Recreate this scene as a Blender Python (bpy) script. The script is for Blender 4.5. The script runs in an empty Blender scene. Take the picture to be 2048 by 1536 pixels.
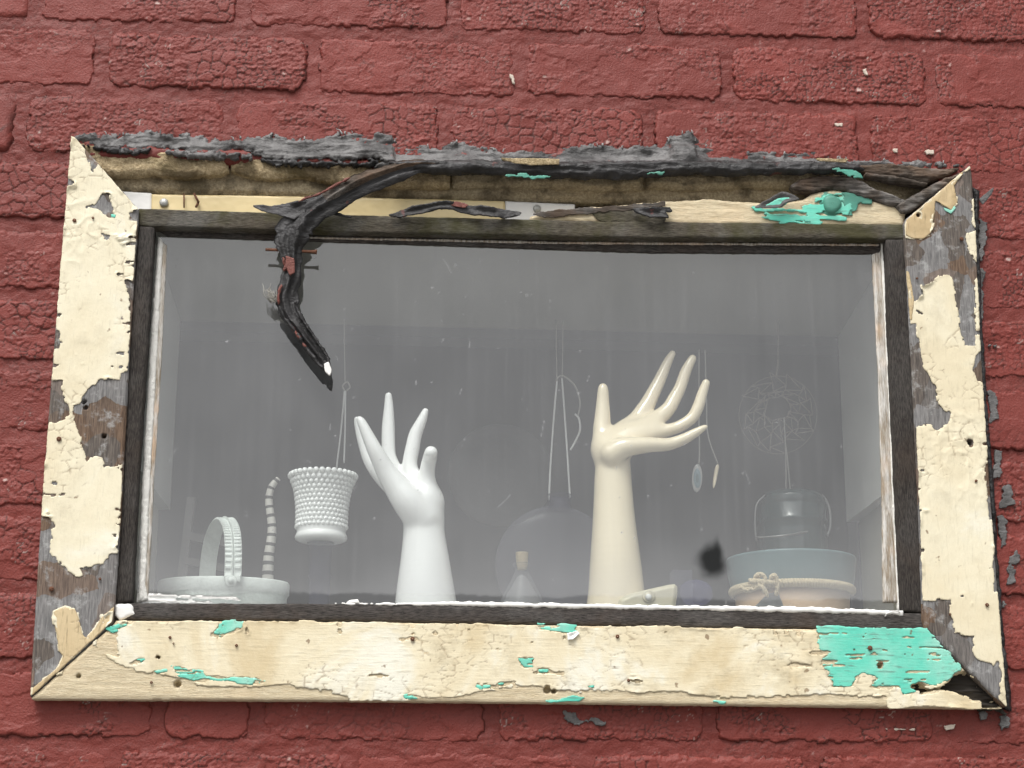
import bpy, math, random
import numpy as np
from mathutils import Matrix, Vector

random.seed(4)
scene = bpy.context.scene
R = math.radians

# ------------------------------------------------------------------ camera
CAM = np.array([-.138, -1.7436, -.4454])
PITCH, YAW, ROLL, FPX = .2692, .0705, .0035, 3609.
fw = np.array([math.sin(YAW)*math.cos(PITCH), math.cos(YAW)*math.cos(PITCH), math.sin(PITCH)])
_r0 = np.array([math.cos(YAW), -math.sin(YAW), 0.]); _u0 = np.cross(_r0, fw)
rt = _r0*math.cos(ROLL)+_u0*math.sin(ROLL); up = -_r0*math.sin(ROLL)+_u0*math.cos(ROLL)
cd = bpy.data.cameras.new('camera'); cam = bpy.data.objects.new('camera', cd)
scene.collection.objects.link(cam); scene.camera = cam
cam.matrix_world = Matrix(((rt[0], up[0], -fw[0], CAM[0]), (rt[1], up[1], -fw[1], CAM[1]),
                           (rt[2], up[2], -fw[2], CAM[2]), (0, 0, 0, 1)))
cd.sensor_width = 36.; cd.lens = 36.*FPX/2048.; cd.clip_start = .05; cd.clip_end = 2000.

# ------------------------------------------------------------------ sky and sun
SUN_EL, SUN_AZ = R(58), R(205)           # overcast: a soft sun high up in front of the wall, a little to the left
world = bpy.data.worlds.new('World'); scene.world = world; world.use_nodes = True
wn = world.node_tree; wn.nodes.clear()
sky = wn.nodes.new('ShaderNodeTexSky'); sky.sky_type = 'NISHITA'; sky.sun_disc = False
sky.sun_elevation = SUN_EL; sky.sun_rotation = SUN_AZ; sky.air_density = 1.; sky.dust_density = 6.; sky.ozone_density = .6
hs = wn.nodes.new('ShaderNodeHueSaturation'); hs.inputs['Saturation'].default_value = .12   # cloud cover: nearly colourless
cn_ = wn.nodes.new('ShaderNodeTexNoise'); cn_.inputs['Scale'].default_value = 2.6; cn_.inputs['Detail'].default_value = 5.; cn_.inputs['Distortion'].default_value = .4
cm_ = wn.nodes.new('ShaderNodeMapRange'); cm_.inputs['From Min'].default_value = .3; cm_.inputs['From Max'].default_value = .7; cm_.inputs['To Min'].default_value = .84; cm_.inputs['To Max'].default_value = 1.16
tc_ = wn.nodes.new('ShaderNodeTexCoord'); wn.links.new(tc_.outputs['Generated'], cn_.inputs['Vector']); wn.links.new(cn_.outputs['Fac'], cm_.inputs['Value']); wn.links.new(cm_.outputs[0], hs.inputs['Value'])
bg = wn.nodes.new('ShaderNodeBackground'); bg.inputs['Strength'].default_value = .15
wo = wn.nodes.new('ShaderNodeOutputWorld')
wn.links.new(sky.outputs[0], hs.inputs['Color']); wn.links.new(hs.outputs[0], bg.inputs['Color']); wn.links.new(bg.outputs[0], wo.inputs[0])
sl = bpy.data.lights.new('sun', 'SUN'); sl.energy = 1.5; sl.angle = R(22); sl.color = (1., .97, .93)
sun = bpy.data.objects.new('sun', sl); scene.collection.objects.link(sun)
_sd = Vector((math.sin(SUN_AZ)*math.cos(SUN_EL), math.cos(SUN_AZ)*math.cos(SUN_EL), math.sin(SUN_EL)))
sun.rotation_euler = _sd.to_track_quat('Z', 'Y').to_euler()
vs = scene.view_settings; vs.view_transform = 'Standard'; vs.look = 'None'; vs.gamma = 1.; vs.exposure = .28
vs.use_curve_mapping = False
scene.cycles.max_bounces = 6; scene.cycles.transparent_max_bounces = 16; scene.cycles.diffuse_bounces = 3; scene.cycles.glossy_bounces = 3
scene.cycles.caustics_reflective = False; scene.cycles.caustics_refractive = False
scene.cycles.use_denoising = True

# ------------------------------------------------------------------ projection helpers (photo pixel -> point at a given depth)
def P(x, y, Y=0.):
    d = fw*FPX + rt*(x-1024.) - up*(y-768.)
    return CAM + d*((Y-CAM[1])/d[1])
def PX(pts, Y=0.):                       # polygon in pixels -> (x, z) metres on the plane at depth Y
    return np.array([P(a, b, Y)[[0, 2]] for a, b in pts])
def mpp(p):                              # metres per photo pixel at a point
    return float((np.asarray(p)-CAM) @ fw)/FPX

# ------------------------------------------------------------------ noise
_rng = np.random.RandomState(7); _T = _rng.rand(256, 256)
def vnoise(x, y, seed=0):
    x = np.asarray(x)+seed*17.31; y = np.asarray(y)+seed*9.77
    xi = np.floor(x).astype(int); yi = np.floor(y).astype(int)
    u = x-xi; v = y-yi; u = u*u*(3-2*u); v = v*v*(3-2*v)
    a = _T[xi & 255, yi & 255]; b = _T[(xi+1) & 255, yi & 255]; c = _T[xi & 255, (yi+1) & 255]; d = _T[(xi+1) & 255, (yi+1) & 255]
    return (a*(1-u)+b*u)*(1-v)+(c*(1-u)+d*u)*v
def fbm(x, y, seed=0, o=4, g=.5):
    s = 0; a = 1; n = 0
    for i in range(o):
        s = s+a*vnoise(x*2**i, y*2**i, seed+i*3); n += a; a *= g
    return s/n*2-1                       # -1..1
def voro(x, y, seed=0):                  # cells on a jittered grid: distance to the border, cell random numbers, offset from the seed point
    x = x+seed*3.7; y = y+seed*5.3
    xi = np.floor(x).astype(int); yi = np.floor(y).astype(int)
    f1 = np.full(x.shape, 9.); f2 = np.full(x.shape, 9.); ci = np.zeros(x.shape, int); cj = np.zeros(x.shape, int); ox = 0*x; oy = 0*x
    for a in (-1, 0, 1):
        for b in (-1, 0, 1):
            i = xi+a; j = yi+b
            dx = x-(i+.08+.84*_T[i & 255, j & 255]); dy = y-(j+.08+.84*_T[(i+91) & 255, (j+37) & 255]); d = np.sqrt(dx*dx+dy*dy)
            n = d < f1; f2 = np.where(n, f1, np.minimum(f2, d)); f1 = np.where(n, d, f1)
            ci = np.where(n, i, ci); cj = np.where(n, j, cj); ox = np.where(n, dx, ox); oy = np.where(n, dy, oy)
    return (f2-f1)*.5, _T[(ci+11) & 255, (cj+5) & 255], _T[(ci+53) & 255, (cj+77) & 255], ox, oy
def paint_relief(X, Z, seed, crackle=1.):  # old thick masonry paint: torn coats, curling flakes, cracks; returns height (towards the wall > 0) and colour masks
    wx = .0022*fbm(X*70, Z*70, seed+1, 3); wz = .0022*fbm(X*70, Z*70, seed+2, 3)
    h = .00030*fbm(X*90, Z*120, seed+3, 4, .6)
    a = fbm(X*26, Z*40, seed+4, 5, .55)
    st = sst(.03, .045, a); h = h-.0007*st*sst(-.4, .2, fbm(X*60, Z*60, seed+5, 2))
    st2 = sst(.22, .235, fbm(X*20, Z*32, seed+6, 5, .58)); h = h-.0006*st2
    m = sst(-.10, .02, fbm(X*12, Z*17, seed+7, 4, .6))*crackle
    big = sst(-.25, .35, fbm(X*9, Z*9, seed+14, 2)); sc = 1.
    e, r1, r2, ox, oy = voro((X+wx)*165, (Z+wz)*195, seed)
    gap = 1-sst(.015, .085, e)
    lift = sst(.35, 1., r1)
    h = h+m*(-.0005*r2-.0026*lift*(np.clip(-oy, 0, .6)+.5*ox*(r2-.5))+.0008*gap)
    m2 = sst(.10, .22, fbm(X*8, Z*10, seed+9, 2))*crackle
    e2, q1, q2, px, py = voro((X+wx*2)*78, (Z+wz*2)*92, seed+3)
    gap2 = 1-sst(.01, .055, e2); h = h+m2*(1-m)*(.0012*gap2-.0006*q1-.0012*q2*np.clip(-py, 0, .6))
    edge_ = sst(.03, .0, np.abs(a-.035))*sst(.0, .4, fbm(X*50, Z*50, seed+12, 2))
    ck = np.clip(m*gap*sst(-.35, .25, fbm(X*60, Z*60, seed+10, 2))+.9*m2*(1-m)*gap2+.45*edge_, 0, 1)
    chip = .7*m*sst(.988, .992, r1)*sst(.2, .3, e)+.7*m*gap*sst(.965, .975, r2)
    var = .5+.5*fbm(X*7, Z*9, seed+11, 4)
    return h, {'ck': ck, 'chip': np.clip(chip, 0, 1), 'var': var}
def sst(a, b, x):
    t = np.clip((x-a)/(b-a), 0, 1); return t*t*(3-2*t)

# ------------------------------------------------------------------ objects
COL = scene.collection.objects
def thing(name, label, cat, loc=(0, 0, 0), group=None):
    o = bpy.data.objects.new(name, None); COL.link(o); o.location = loc; o.empty_display_size = .02
    o['label'] = label; o['category'] = cat
    if group: o['group'] = group
    return o
def wloc(o):
    l = Vector(o.location)
    while o.parent: o = o.parent; l = l+Vector(o.location)
    return l
def obj(name, verts, faces, mat, parent=None, smooth=True, label=None, kind=None, mats=None, mi=None, attr=None):
    v = np.asarray(verts, dtype=np.float64)
    if parent is not None:
        v = v-np.array(wloc(parent))
    m = bpy.data.meshes.new(name)
    if isinstance(faces, np.ndarray):
        nf = len(faces); m.vertices.add(len(v)); m.vertices.foreach_set('co', v.astype(np.float32).ravel())
        m.loops.add(nf*4); m.loops.foreach_set('vertex_index', faces.astype(np.int32).ravel())
        m.polygons.add(nf); m.polygons.foreach_set('loop_start', np.arange(nf, dtype=np.int32)*4)
        m.update(calc_edges=True)
    else:
        m.from_pydata(v.tolist(), [], faces)
    m.polygons.foreach_set('use_smooth', np.full(len(m.polygons), bool(smooth)))
    for k in (mats or [mat]): m.materials.append(k)
    if mi is not None: m.polygons.foreach_set('material_index', list(mi))
    if attr:
        for an, av in attr.items():
            a = m.attributes.new(an, 'FLOAT', 'POINT'); a.data.foreach_set('value', np.asarray(av, dtype=np.float32))
    m.update()
    o = bpy.data.objects.new(name, m); COL.link(o)
    if parent is not None: o.parent = parent
    if label: o['label'] = label
    if kind: o['kind'] = kind
    return o
def tag(o, label, cat, group=None):
    o['label'] = label; o['category'] = cat
    if group: o['group'] = group
    return o

# ------------------------------------------------------------------ sheet: a relief over a polygon, with edges and thickness
def poly_sd(poly, x, z):                 # signed distance, positive inside
    d2 = np.full(x.shape, 1e9); ins = np.zeros(x.shape, bool)
    n = len(poly)
    for i in range(n):
        ax, az = poly[i]; bx, bz = poly[(i+1) % n]
        ex, ez = bx-ax, bz-az; L = ex*ex+ez*ez+1e-18
        t = np.clip(((x-ax)*ex+(z-az)*ez)/L, 0, 1)
        d2 = np.minimum(d2, (x-ax-t*ex)**2+(z-az-t*ez)**2)
        c = ((az > z) != (bz > z)) & (x < (bx-ax)*(z-az)/(bz-az+1e-18)+ax)
        ins ^= c
    d = np.sqrt(d2); return np.where(ins, d, -d)
def sheet(poly, s, hfun, thick=None, back=None, holes=(), edge=0., efreq=120., seed=0, hedge=None, snap=True, chip=0., cfreq=230., ochip=0., mott=None):
    poly = np.asarray(poly); lo = poly.min(0)-3*s; hi = poly.max(0)+3*s
    nx = int((hi[0]-lo[0])/s)+2; nz = int((hi[1]-lo[1])/s)+2
    X, Z = np.meshgrid(lo[0]+np.arange(nx)*s, lo[1]+np.arange(nz)*s, indexing='ij')
    ex_, ez_ = efreq if isinstance(efreq, tuple) else (efreq, efreq)
    en = fbm(X*ex_, Z*ez_, seed, 4, .65)
    cn = (voro(X*cfreq, Z*cfreq, seed)[1]-.5)*chip if chip else 0.
    sd = poly_sd(poly, X, Z)+edge*en
    if ochip: sd = sd+(voro(X*cfreq, Z*cfreq, seed+1)[1]-.5)*ochip
    if mott: sd = np.minimum(sd, (mott[2]-fbm(X*mott[0], Z*mott[1], seed+40, 4, .6))*mott[3])
    hd = np.full(X.shape, 1.)
    for h in holes:
        h = np.asarray(h); a, b = h.min(0)-.012, h.max(0)+.012
        i0, i1 = np.searchsorted(X[:, 0], [a[0], b[0]]); j0, j1 = np.searchsorted(Z[0], [a[1], b[1]])
        if i1 <= i0 or j1 <= j0: continue
        w = (slice(i0, i1), slice(j0, j1))
        hd[w] = np.minimum(hd[w], -poly_sd(h, X[w], Z[w]))
    hd = hd+(edge if hedge is None else hedge)*en+cn
    sd = np.minimum(sd, hd)
    c = (sd[:-1, :-1]+sd[1:, :-1]+sd[:-1, 1:]+sd[1:, 1:])*.25 > 0
    n = np.zeros(X.shape, int)
    n[:-1, :-1] += c; n[1:, :-1] += c; n[:-1, 1:] += c; n[1:, 1:] += c
    bd = (n > 0) & (n < 4)
    if snap:
        gx, gz = np.gradient(sd, s)
        g = np.sqrt(gx*gx+gz*gz)+1e-6; m = np.clip(-sd, -.8*s, .8*s)*bd
        X = X+gx/g*m; Z = Z+gz/g*m; sd = np.where(bd, 0., sd)
    used = n > 0; Y = hfun(X[used], Z[used], sd[used]); extra = {}
    if isinstance(Y, tuple): Y, extra = Y
    Y = Y+0*X[used]
    idx = -np.ones(X.shape, int); idx[used] = np.arange(used.sum())
    V = np.stack([X[used], Y, Z[used]], 1)
    I, J = np.nonzero(c)
    F = np.stack([idx[I, J], idx[I+1, J], idx[I+1, J+1], idx[I, J+1]], 1)   # faces -y
    cc = np.pad(c, 1)
    E = []
    for (di, dj, a, b) in ((0, -1, (0, 0), (1, 0)), (1, 0, (1, 0), (1, 1)), (0, 1, (1, 1), (0, 1)), (-1, 0, (0, 1), (0, 0))):
        k = ~cc[I+1+di, J+1+dj]
        E.append(np.stack([idx[I[k]+a[0], J[k]+a[1]], idx[I[k]+b[0], J[k]+b[1]]], 1))
    E = np.concatenate(E); sdv = sd[used]; A = {k_: a_+0*Y for k_, a_ in extra.items()}
    if thick is not None or back is not None:
        ub, inv = np.unique(E, return_inverse=True); inv = inv.reshape(E.shape)
        W = V[ub].copy()
        W[:, 1] = back if back is not None else W[:, 1]+thick
        base = len(V); V = np.concatenate([V, W]); sdv = np.concatenate([sdv, 0*W[:, 0]]); A = {k_: np.concatenate([a_, a_[ub]]) for k_, a_ in A.items()}
        F = np.concatenate([F, np.stack([E[:, 1], E[:, 0], base+inv[:, 0], base+inv[:, 1]], 1)])
    A['sd'] = sdv
    return V, F, A
def course_tilt(V):                      # the courses climb a little to the right towards the top
    V[:, 2] += .0125*(V[:, 0]+.51)/.95*np.clip((V[:, 2]+.05)/.46, 0, 1.3); return V
def add_sheet(name, mat, parent, *a, label=None, kind=None, smooth=True, tilt=False, **k):
    V, F, A = sheet(*a, **k)
    if tilt: V = course_tilt(V)
    return obj(name, V, F, mat, parent, smooth, label, kind, attr=A)

# ------------------------------------------------------------------ other mesh makers
def tube(path, rad, seg=10, cap=True, jit=0.):
    p = np.asarray(path, float); n = len(p); rad = np.broadcast_to(np.asarray(rad, float), (n,))
    t = np.gradient(p, axis=0); t /= np.linalg.norm(t, axis=1)[:, None]+1e-12
    ref = np.array([0, 0, 1.]) if abs(t[0][2]) < .9 else np.array([1., 0, 0])
    u = np.cross(t[0], ref); u /= np.linalg.norm(u); V = []
    rs = np.random.RandomState(3)
    for i in range(n):
        u = u-t[i]*(u@t[i]); u /= np.linalg.norm(u)+1e-12; w = np.cross(t[i], u)
        for k in range(seg):
            a = 2*math.pi*k/seg; r = rad[i]*(1+jit*(rs.rand()-.5)*2)
            V.append(p[i]+(u*math.cos(a)+w*math.sin(a))*r)
    F = []
    for i in range(n-1):
        for k in range(seg):
            F.append([i*seg+k, i*seg+(k+1) % seg, (i+1)*seg+(k+1) % seg, (i+1)*seg+k])
    if cap:
        F.append([k for k in range(seg)][::-1]); F.append([(n-1)*seg+k for k in range(seg)])
    return np.array(V), F
def spline(pts, n):
    p = np.asarray(pts, float); m = len(p); out = []
    q = np.concatenate([[2*p[0]-p[1]], p, [2*p[-1]-p[-2]]])
    for t in np.linspace(0, m-1-1e-9, n):
        i = int(t); f = t-i; a, b, c, d = q[i:i+4]
        out.append(.5*((2*b)+(c-a)*f+(2*a-5*b+4*c-d)*f*f+(3*b-a-3*c+d)*f**3))
    return np.array(out)
def lathe(prof, cen, seg=48, sx=1., sy=1.):
    V = []; F = []; n = len(prof)
    for r, z in prof:
        for k in range(seg):
            a = 2*math.pi*k/seg; V.append((cen[0]+r*math.cos(a)*sx, cen[1]+r*math.sin(a)*sy, cen[2]+z))
    for i in range(n-1):
        for k in range(seg):
            F.append([i*seg+k, i*seg+(k+1) % seg, (i+1)*seg+(k+1) % seg, (i+1)*seg+k])
    return np.array(V), F
def join(*parts):
    V = []; F = []; b = 0
    for v, f in parts:
        V.append(np.asarray(v)); F += [[i+b for i in q] for q in (f if isinstance(f, list) else f.tolist())]; b += len(v)
    return np.concatenate(V), F
def prism(px, y0, y1, Yref=None):
    q = PX(px, y0 if Yref is None else Yref); n = len(q)
    V = [(a, y0, b) for a, b in q]+[(a, y1, b) for a, b in q]
    F = [list(range(n))[::-1], list(range(n, 2*n))]+[[i, (i+1) % n, n+(i+1) % n, n+i] for i in range(n)]
    return np.array(V), F
def boxv(a, b):
    x0, y0, z0 = a; x1, y1, z1 = b
    V = [(x, y, z) for z in (z0, z1) for y in (y0, y1) for x in (x0, x1)]
    return np.array(V), [[0, 2, 3, 1], [4, 5, 7, 6], [0, 1, 5, 4], [2, 6, 7, 3], [0, 4, 6, 2], [1, 3, 7, 5]]
def blob(c, r, seed=0, amp=.25, n=10, m=7):
    V = []; F = []; rs = np.random.RandomState(seed)
    for j in range(m+1):
        th = math.pi*j/m
        for i in range(n):
            a = 2*math.pi*i/n; k = 1+amp*(rs.rand()*2-1)
            V.append((c[0]+r[0]*k*math.sin(th)*math.cos(a), c[1]+r[1]*k*math.sin(th)*math.sin(a), c[2]+r[2]*k*math.cos(th)))
    for j in range(m):
        for i in range(n): F.append([j*n+i, (j+1)*n+i, (j+1)*n+(i+1) % n, j*n+(i+1) % n])
    return np.array(V), F

# implicit surface: chains of spheres blended smoothly, meshed with surface nets
def sdf_mesh(chains, res, k, zcut=None, pad=.008):
    allp = np.concatenate([np.asarray(c[0]) for c in chains]); allr = np.concatenate([np.asarray(c[1]) for c in chains])
    lo = (allp-allr[:, None]).min(0)-pad; hi = (allp+allr[:, None]).max(0)+pad
    n = ((hi-lo)/res).astype(int)+2
    ax = [(lo[i]+np.arange(n[i])*res).astype(np.float32) for i in range(3)]
    D = np.full(tuple(n), .05, np.float32)
    for ch in chains:
        pts, rad = np.asarray(ch[0], np.float32), np.asarray(ch[1], np.float32); kk = ch[2] if len(ch) > 2 else k
        d = np.full(tuple(n), .05, np.float32)
        for i in range(len(pts)-1):
            a, b = pts[i], pts[i+1]; e = b-a; L = e@e+1e-12; m_ = max(rad[i], rad[i+1])+.011
            b0 = np.minimum(a, b)-m_; b1 = np.maximum(a, b)+m_
            sl = tuple(slice(max(0, int((b0[q]-lo[q])/res)), max(1, min(n[q], int((b1[q]-lo[q])/res)+2))) for q in range(3))
            X = ax[0][sl[0]][:, None, None]; Y = ax[1][sl[1]][None, :, None]; Z = ax[2][sl[2]][None, None, :]
            t = np.clip(((X-a[0])*e[0]+(Y-a[1])*e[1]+(Z-a[2])*e[2])/L, 0, 1)
            q = np.sqrt((X-a[0]-t*e[0])**2+(Y-a[1]-t*e[1])**2+(Z-a[2]-t*e[2])**2)-(rad[i]+(rad[i+1]-rad[i])*t)
            d[sl] = np.minimum(d[sl], q)
        h = np.clip(.5+.5*(D-d)/kk, 0, 1)
        D = D*(1-h)+d*h-kk*h*(1-h)
    if zcut is not None:
        D = np.maximum(D, (zcut-ax[2])[None, None, :])
    # light smoothing of the field
    for _ in range(2):
        for a in range(3):
            D = (np.roll(D, 1, a)+2*D+np.roll(D, -1, a))/4
    s = D < 0
    corners = [(i, j, l) for i in (0, 1) for j in (0, 1) for l in (0, 1)]
    cnt = sum(s[i:n[0]-1+i, j:n[1]-1+j, l:n[2]-1+l].astype(int) for i, j, l in corners)
    act = (cnt > 0) & (cnt < 8); idx = -np.ones(act.shape, int); idx[act] = np.arange(act.sum())
    I = np.stack(np.nonzero(act), 1); acc = np.zeros((len(I), 3)); num = np.zeros(len(I))
    for c in corners:
        for a in range(3):
            if c[a] == 0:
                e = list(c); e[a] = 1
                va = D[tuple((I+np.array(c)).T)]; vb = D[tuple((I+np.array(e)).T)]
                m = (va < 0) != (vb < 0); t = np.where(m, va/(va-vb+1e-15), 0)
                q = np.tile(np.array(c, float), (len(I), 1)); q[:, a] += t
                acc += q*m[:, None]; num += m
    V = lo+(I+acc/num[:, None])*res
    F = []
    for a in range(3):
        b, c = (a+1) % 3, (a+2) % 3
        sA = np.take(s, range(0, n[a]-1), a); sB = np.take(s, range(1, n[a]), a)
        E = np.stack(np.nonzero(sA != sB), 1)
        E = E[(E[:, b] > 0) & (E[:, c] > 0) & (E[:, b] < n[b]-1) & (E[:, c] < n[c]-1)]
        def at(db, dc):
            q = E.copy(); q[:, b] -= db; q[:, c] -= dc; return idx[tuple(q.T)]
        q = np.stack([at(1, 1), at(0, 1), at(0, 0), at(1, 0)], 1)
        fl = ~s[tuple(E.T)]; q[fl] = q[fl][:, ::-1]
        F.append(q)
    F = np.concatenate(F); F = F[(F >= 0).all(1)]
    return V, F
def chain(pts, k=None):                  # [(px, py, depth in mm, radius in px)]
    A = np.array([P(p[0], p[1], p[2]/1000.) for p in pts]); r = np.array([p[3]*mpp(a) for p, a in zip(pts, A)])
    q = spline(np.concatenate([A, r[:, None]], 1), max(8, 5*len(pts)))
    return (q[:, :3], np.maximum(q[:, 3], .0008)) if k is None else (q[:, :3], np.maximum(q[:, 3], .0008), k)

# ------------------------------------------------------------------ materials
class NT:
    def __init__(s, name):
        s.m = bpy.data.materials.new(name); s.m.use_nodes = True; s.t = s.m.node_tree; s.t.nodes.clear()
        s.out = s.t.nodes.new('ShaderNodeOutputMaterial'); s.pos = s.t.nodes.new('ShaderNodeNewGeometry').outputs['Position']
    def n(s, typ, ins=None, **props):
        nd = s.t.nodes.new('ShaderNode'+typ)
        for k, v in props.items(): setattr(nd, k, v)
        for k, v in (ins or {}).items(): s.set(nd.inputs[k], v)
        return nd
    def set(s, i, v):
        if isinstance(v, bpy.types.NodeSocket): s.t.links.new(v, i)
        elif isinstance(v, (tuple, list)) and i.type == 'RGBA' and len(v) == 3: i.default_value = (*v, 1)
        else: i.default_value = v
    def noise(s, scale, detail=4, rough=.55, vec=None, dist=0., stretch=None):
        v = s.pos if vec is None else vec
        if stretch: v = s.n('VectorMath', {0: v, 1: stretch}, operation='MULTIPLY').outputs[0]
        return s.n('TexNoise', {'Vector': v, 'Scale': scale, 'Detail': detail, 'Roughness': rough, 'Distortion': dist}).outputs['Fac']
    def ramp(s, x, a, b, lo=0., hi=1.):
        return s.n('MapRange', {'Value': x, 'From Min': a, 'From Max': b, 'To Min': lo, 'To Max': hi}, interpolation_type='SMOOTHSTEP').outputs['Result']
    def math(s, op, a, b=0., c=0.):
        nd = s.n('Math', operation=op); s.set(nd.inputs[0], a); s.set(nd.inputs[1], b); s.set(nd.inputs[2], c); return nd.outputs[0]
    def mix(s, f, a, b):
        nd = s.n('Mix', data_type='RGBA'); s.set(nd.inputs[0], f); s.set(nd.inputs[6], a); s.set(nd.inputs[7], b); return nd.outputs[2]
    def bump(s, h, dist, strength=1., nrm=None):
        nd = s.n('Bump', {'Height': h, 'Distance': dist, 'Strength': strength})
        if nrm is not None: s.set(nd.inputs['Normal'], nrm)
        return nd.outputs[0]
    def pbr(s, color, rough=.6, normal=None, **kw):
        ins = {'Base Color': color, 'Roughness': rough}
        for k, v in kw.items(): ins[k.replace('_', ' ')] = v
        b = s.n('BsdfPrincipled', ins)
        if normal is not None: s.set(b.inputs['Normal'], normal)
        s.t.links.new(b.outputs[0], s.out.inputs[0]); return s.m

def make_red(name, base):
    t = NT(name)
    at = lambda n: t.n('Attribute', attribute_name=n).outputs['Fac']
    fine = t.noise(500., 2., .6)
    col = t.mix(at('var'), tuple(c*.80 for c in base), tuple(c*1.20 for c in base))
    col = t.mix(t.ramp(fine, .45, .75), col, tuple(c*.82 for c in base))
    so = t.noise(4.5, 5., .65, stretch=(1.6, 1., .8))
    col = t.mix(t.math('MULTIPLY', t.ramp(so, .50, .70), .30), col, (base[0]*.62, base[1]*.70, base[2]*.72))
    col = t.mix(t.math('MULTIPLY', t.ramp(so, .44, .30), .25), col, (base[0]*1.2, base[1]*1.25, base[2]*1.25))
    col = t.mix(t.math('MULTIPLY', at('ck'), .88), col, (.040, .017, .013))  # cracks darkened in the colour, painting in the shade inside them
    col = t.mix(at('chip'), col, (.50, .40, .36))
    return t.pbr(col, .55, t.bump(fine, .0007), Specular_IOR_Level=.35)
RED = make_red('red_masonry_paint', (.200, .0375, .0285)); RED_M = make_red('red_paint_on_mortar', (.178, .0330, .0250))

def make_wood(name, dark, light, silver=0., along='x', scale=1., moss=0., rough=.8, warm=.5):
    t = NT(name)
    st = {'x': (9, 60, 90), 'z': (90, 60, 9)}[along]
    g = t.noise(6.*scale, 5., .65, stretch=st); g2 = t.noise(22.*scale, 3., .6, stretch=st)
    col = t.mix(t.ramp(g, .32, .68), dark, light)
    col = t.mix(t.math('MULTIPLY', t.ramp(g2, .5, .75), .55), col, tuple(c*(.35 if dark[0] < .3 else .6) for c in dark))
    if silver:
        f = t.math('MULTIPLY', t.ramp(t.noise(22., 5., .6), .46, .62), silver)
        col = t.mix(f, col, t.mix(t.ramp(g, .3, .7), (.16, .155, .15), (.42, .42, .41)))
    br = t.ramp(t.noise(13., 4., .6), .5, .7)
    col = t.mix(t.math('MULTIPLY', br, warm), col, (light[0]*1.2, light[1]*.85, light[2]*.6))
    if moss:
        col = t.mix(t.math('MULTIPLY', t.ramp(t.noise(17., 5., .65), .45, .65), moss), col, (.065, .062, .014))
    h = t.math('ADD', t.math('MULTIPLY', g2, .7), t.math('MULTIPLY', g, .5))
    return t.pbr(col, rough, t.bump(h, .0014), Specular_IOR_Level=.25)
def make_bare(name):
    t = NT(name)
    g = t.noise(9., 5., .65, stretch=(70, 50, 6)); w = t.n('TexNoise', {'Vector': t.pos, 'Scale': 70., 'Detail': 3.}).outputs['Color']
    q = t.n('VectorMath', {0: t.pos, 1: t.n('VectorMath', {0: w, 'Scale': .016}, operation='SCALE').outputs[0]}, operation='ADD').outputs[0]
    vo = t.n('SeparateColor', {'Color': t.n('TexVoronoi', {'Vector': q, 'Scale': 34.}, feature='F1').outputs['Color']})
    col = t.mix(t.ramp(g, .3, .7), (.062, .052, .046), (.165, .138, .116))
    col = t.mix(t.math('MULTIPLY', t.ramp(vo.outputs[0], .45, .55), .85), col, t.mix(t.ramp(g, .3, .7), (.135, .133, .133), (.28, .275, .272)))   # grey primer left on the wood
    col = t.mix(t.math('MULTIPLY', t.ramp(vo.outputs[1], .70, .80), .7), col, t.mix(t.ramp(g, .3, .7), (.085, .045, .024), (.21, .125, .07)))      # brown raw wood
    col = t.mix(t.math('MULTIPLY', t.ramp(t.noise(60., 5., .7), .52, .68), .75), col, (.40, .40, .39))                                           # pale scuffs
    return t.pbr(col, .65, t.bump(t.math('ADD', g, t.math('MULTIPLY', vo.outputs[0], .5)), .0012), Specular_IOR_Level=.35)
WOOD_GREY_V = make_bare('bare_weathered_wood')
WOOD_GREY_X = make_wood('bare_rotten_wood', (.035, .028, .022), (.13, .105, .085), .35, 'x')
WOOD_TAN_X = make_wood('bare_tan_wood', (.64, .525, .34), (.80, .70, .50), 0., 'x', 1.6, warm=.10)
STOP_X = make_wood('dark_stop_wood', (.026, .023, .022), (.125, .110, .100), .12, 'x', 2.6, warm=.2)
STOP_TOP = make_wood('mossy_stop_wood', (.036, .031, .024), (.165, .148, .115), .25, 'x', 2.4, .6, warm=.1)
STOP_V = make_wood('dark_upright_stop_wood', (.019, .016, .015), (.090, .078, .068), .06, 'z', 2.6, warm=.2)

def make_paint(name, base, stain, amount=.5, crack=.6, along='x', rough=.5, grain=.25, pale=None):
    t = NT(name)
    st = {'x': (1., 7., 9.), 'z': (9., 7., 1.)}[along]
    s1 = t.noise(8., 6., .65, dist=.6); s2 = t.noise(34., 5., .7)
    col = t.mix(t.math('MULTIPLY', t.ramp(s1, .42, .66), amount), base, stain)
    if pale: col = t.mix(t.math('MULTIPLY', t.ramp(s1, .46, .34), .9), col, pale)
    col = t.mix(t.math('MULTIPLY', t.ramp(s2, .50, .78), .55*amount), col, tuple(c*.55 for c in stain))
    g = t.noise(40., 5., .65, stretch=st)
    col = t.mix(t.math('MULTIPLY', t.ramp(g, .55, .68), grain), col, tuple(c*.38 for c in stain))
    sd = t.n('Attribute', attribute_name='sd').outputs['Fac']
    col = t.mix(t.math('MULTIPLY', t.ramp(sd, 0., .0018, 1., 0.), .25), col, tuple(c*.75 for c in stain))
    col = t.mix(t.math('MULTIPLY', t.n('Attribute', attribute_name='ck').outputs['Fac'], .60), col, (.20, .125, .065))
    w = t.noise(95., 2., .5)
    col = t.mix(t.math('MULTIPLY', t.ramp(w, .71, .76), crack), col, (.16, .085, .035))
    h = t.math('ADD', t.math('MULTIPLY', s2, .9), t.math('MULTIPLY', g, .35))
    return t.pbr(col, rough, t.bump(h, .0010), Specular_IOR_Level=.35)
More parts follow.
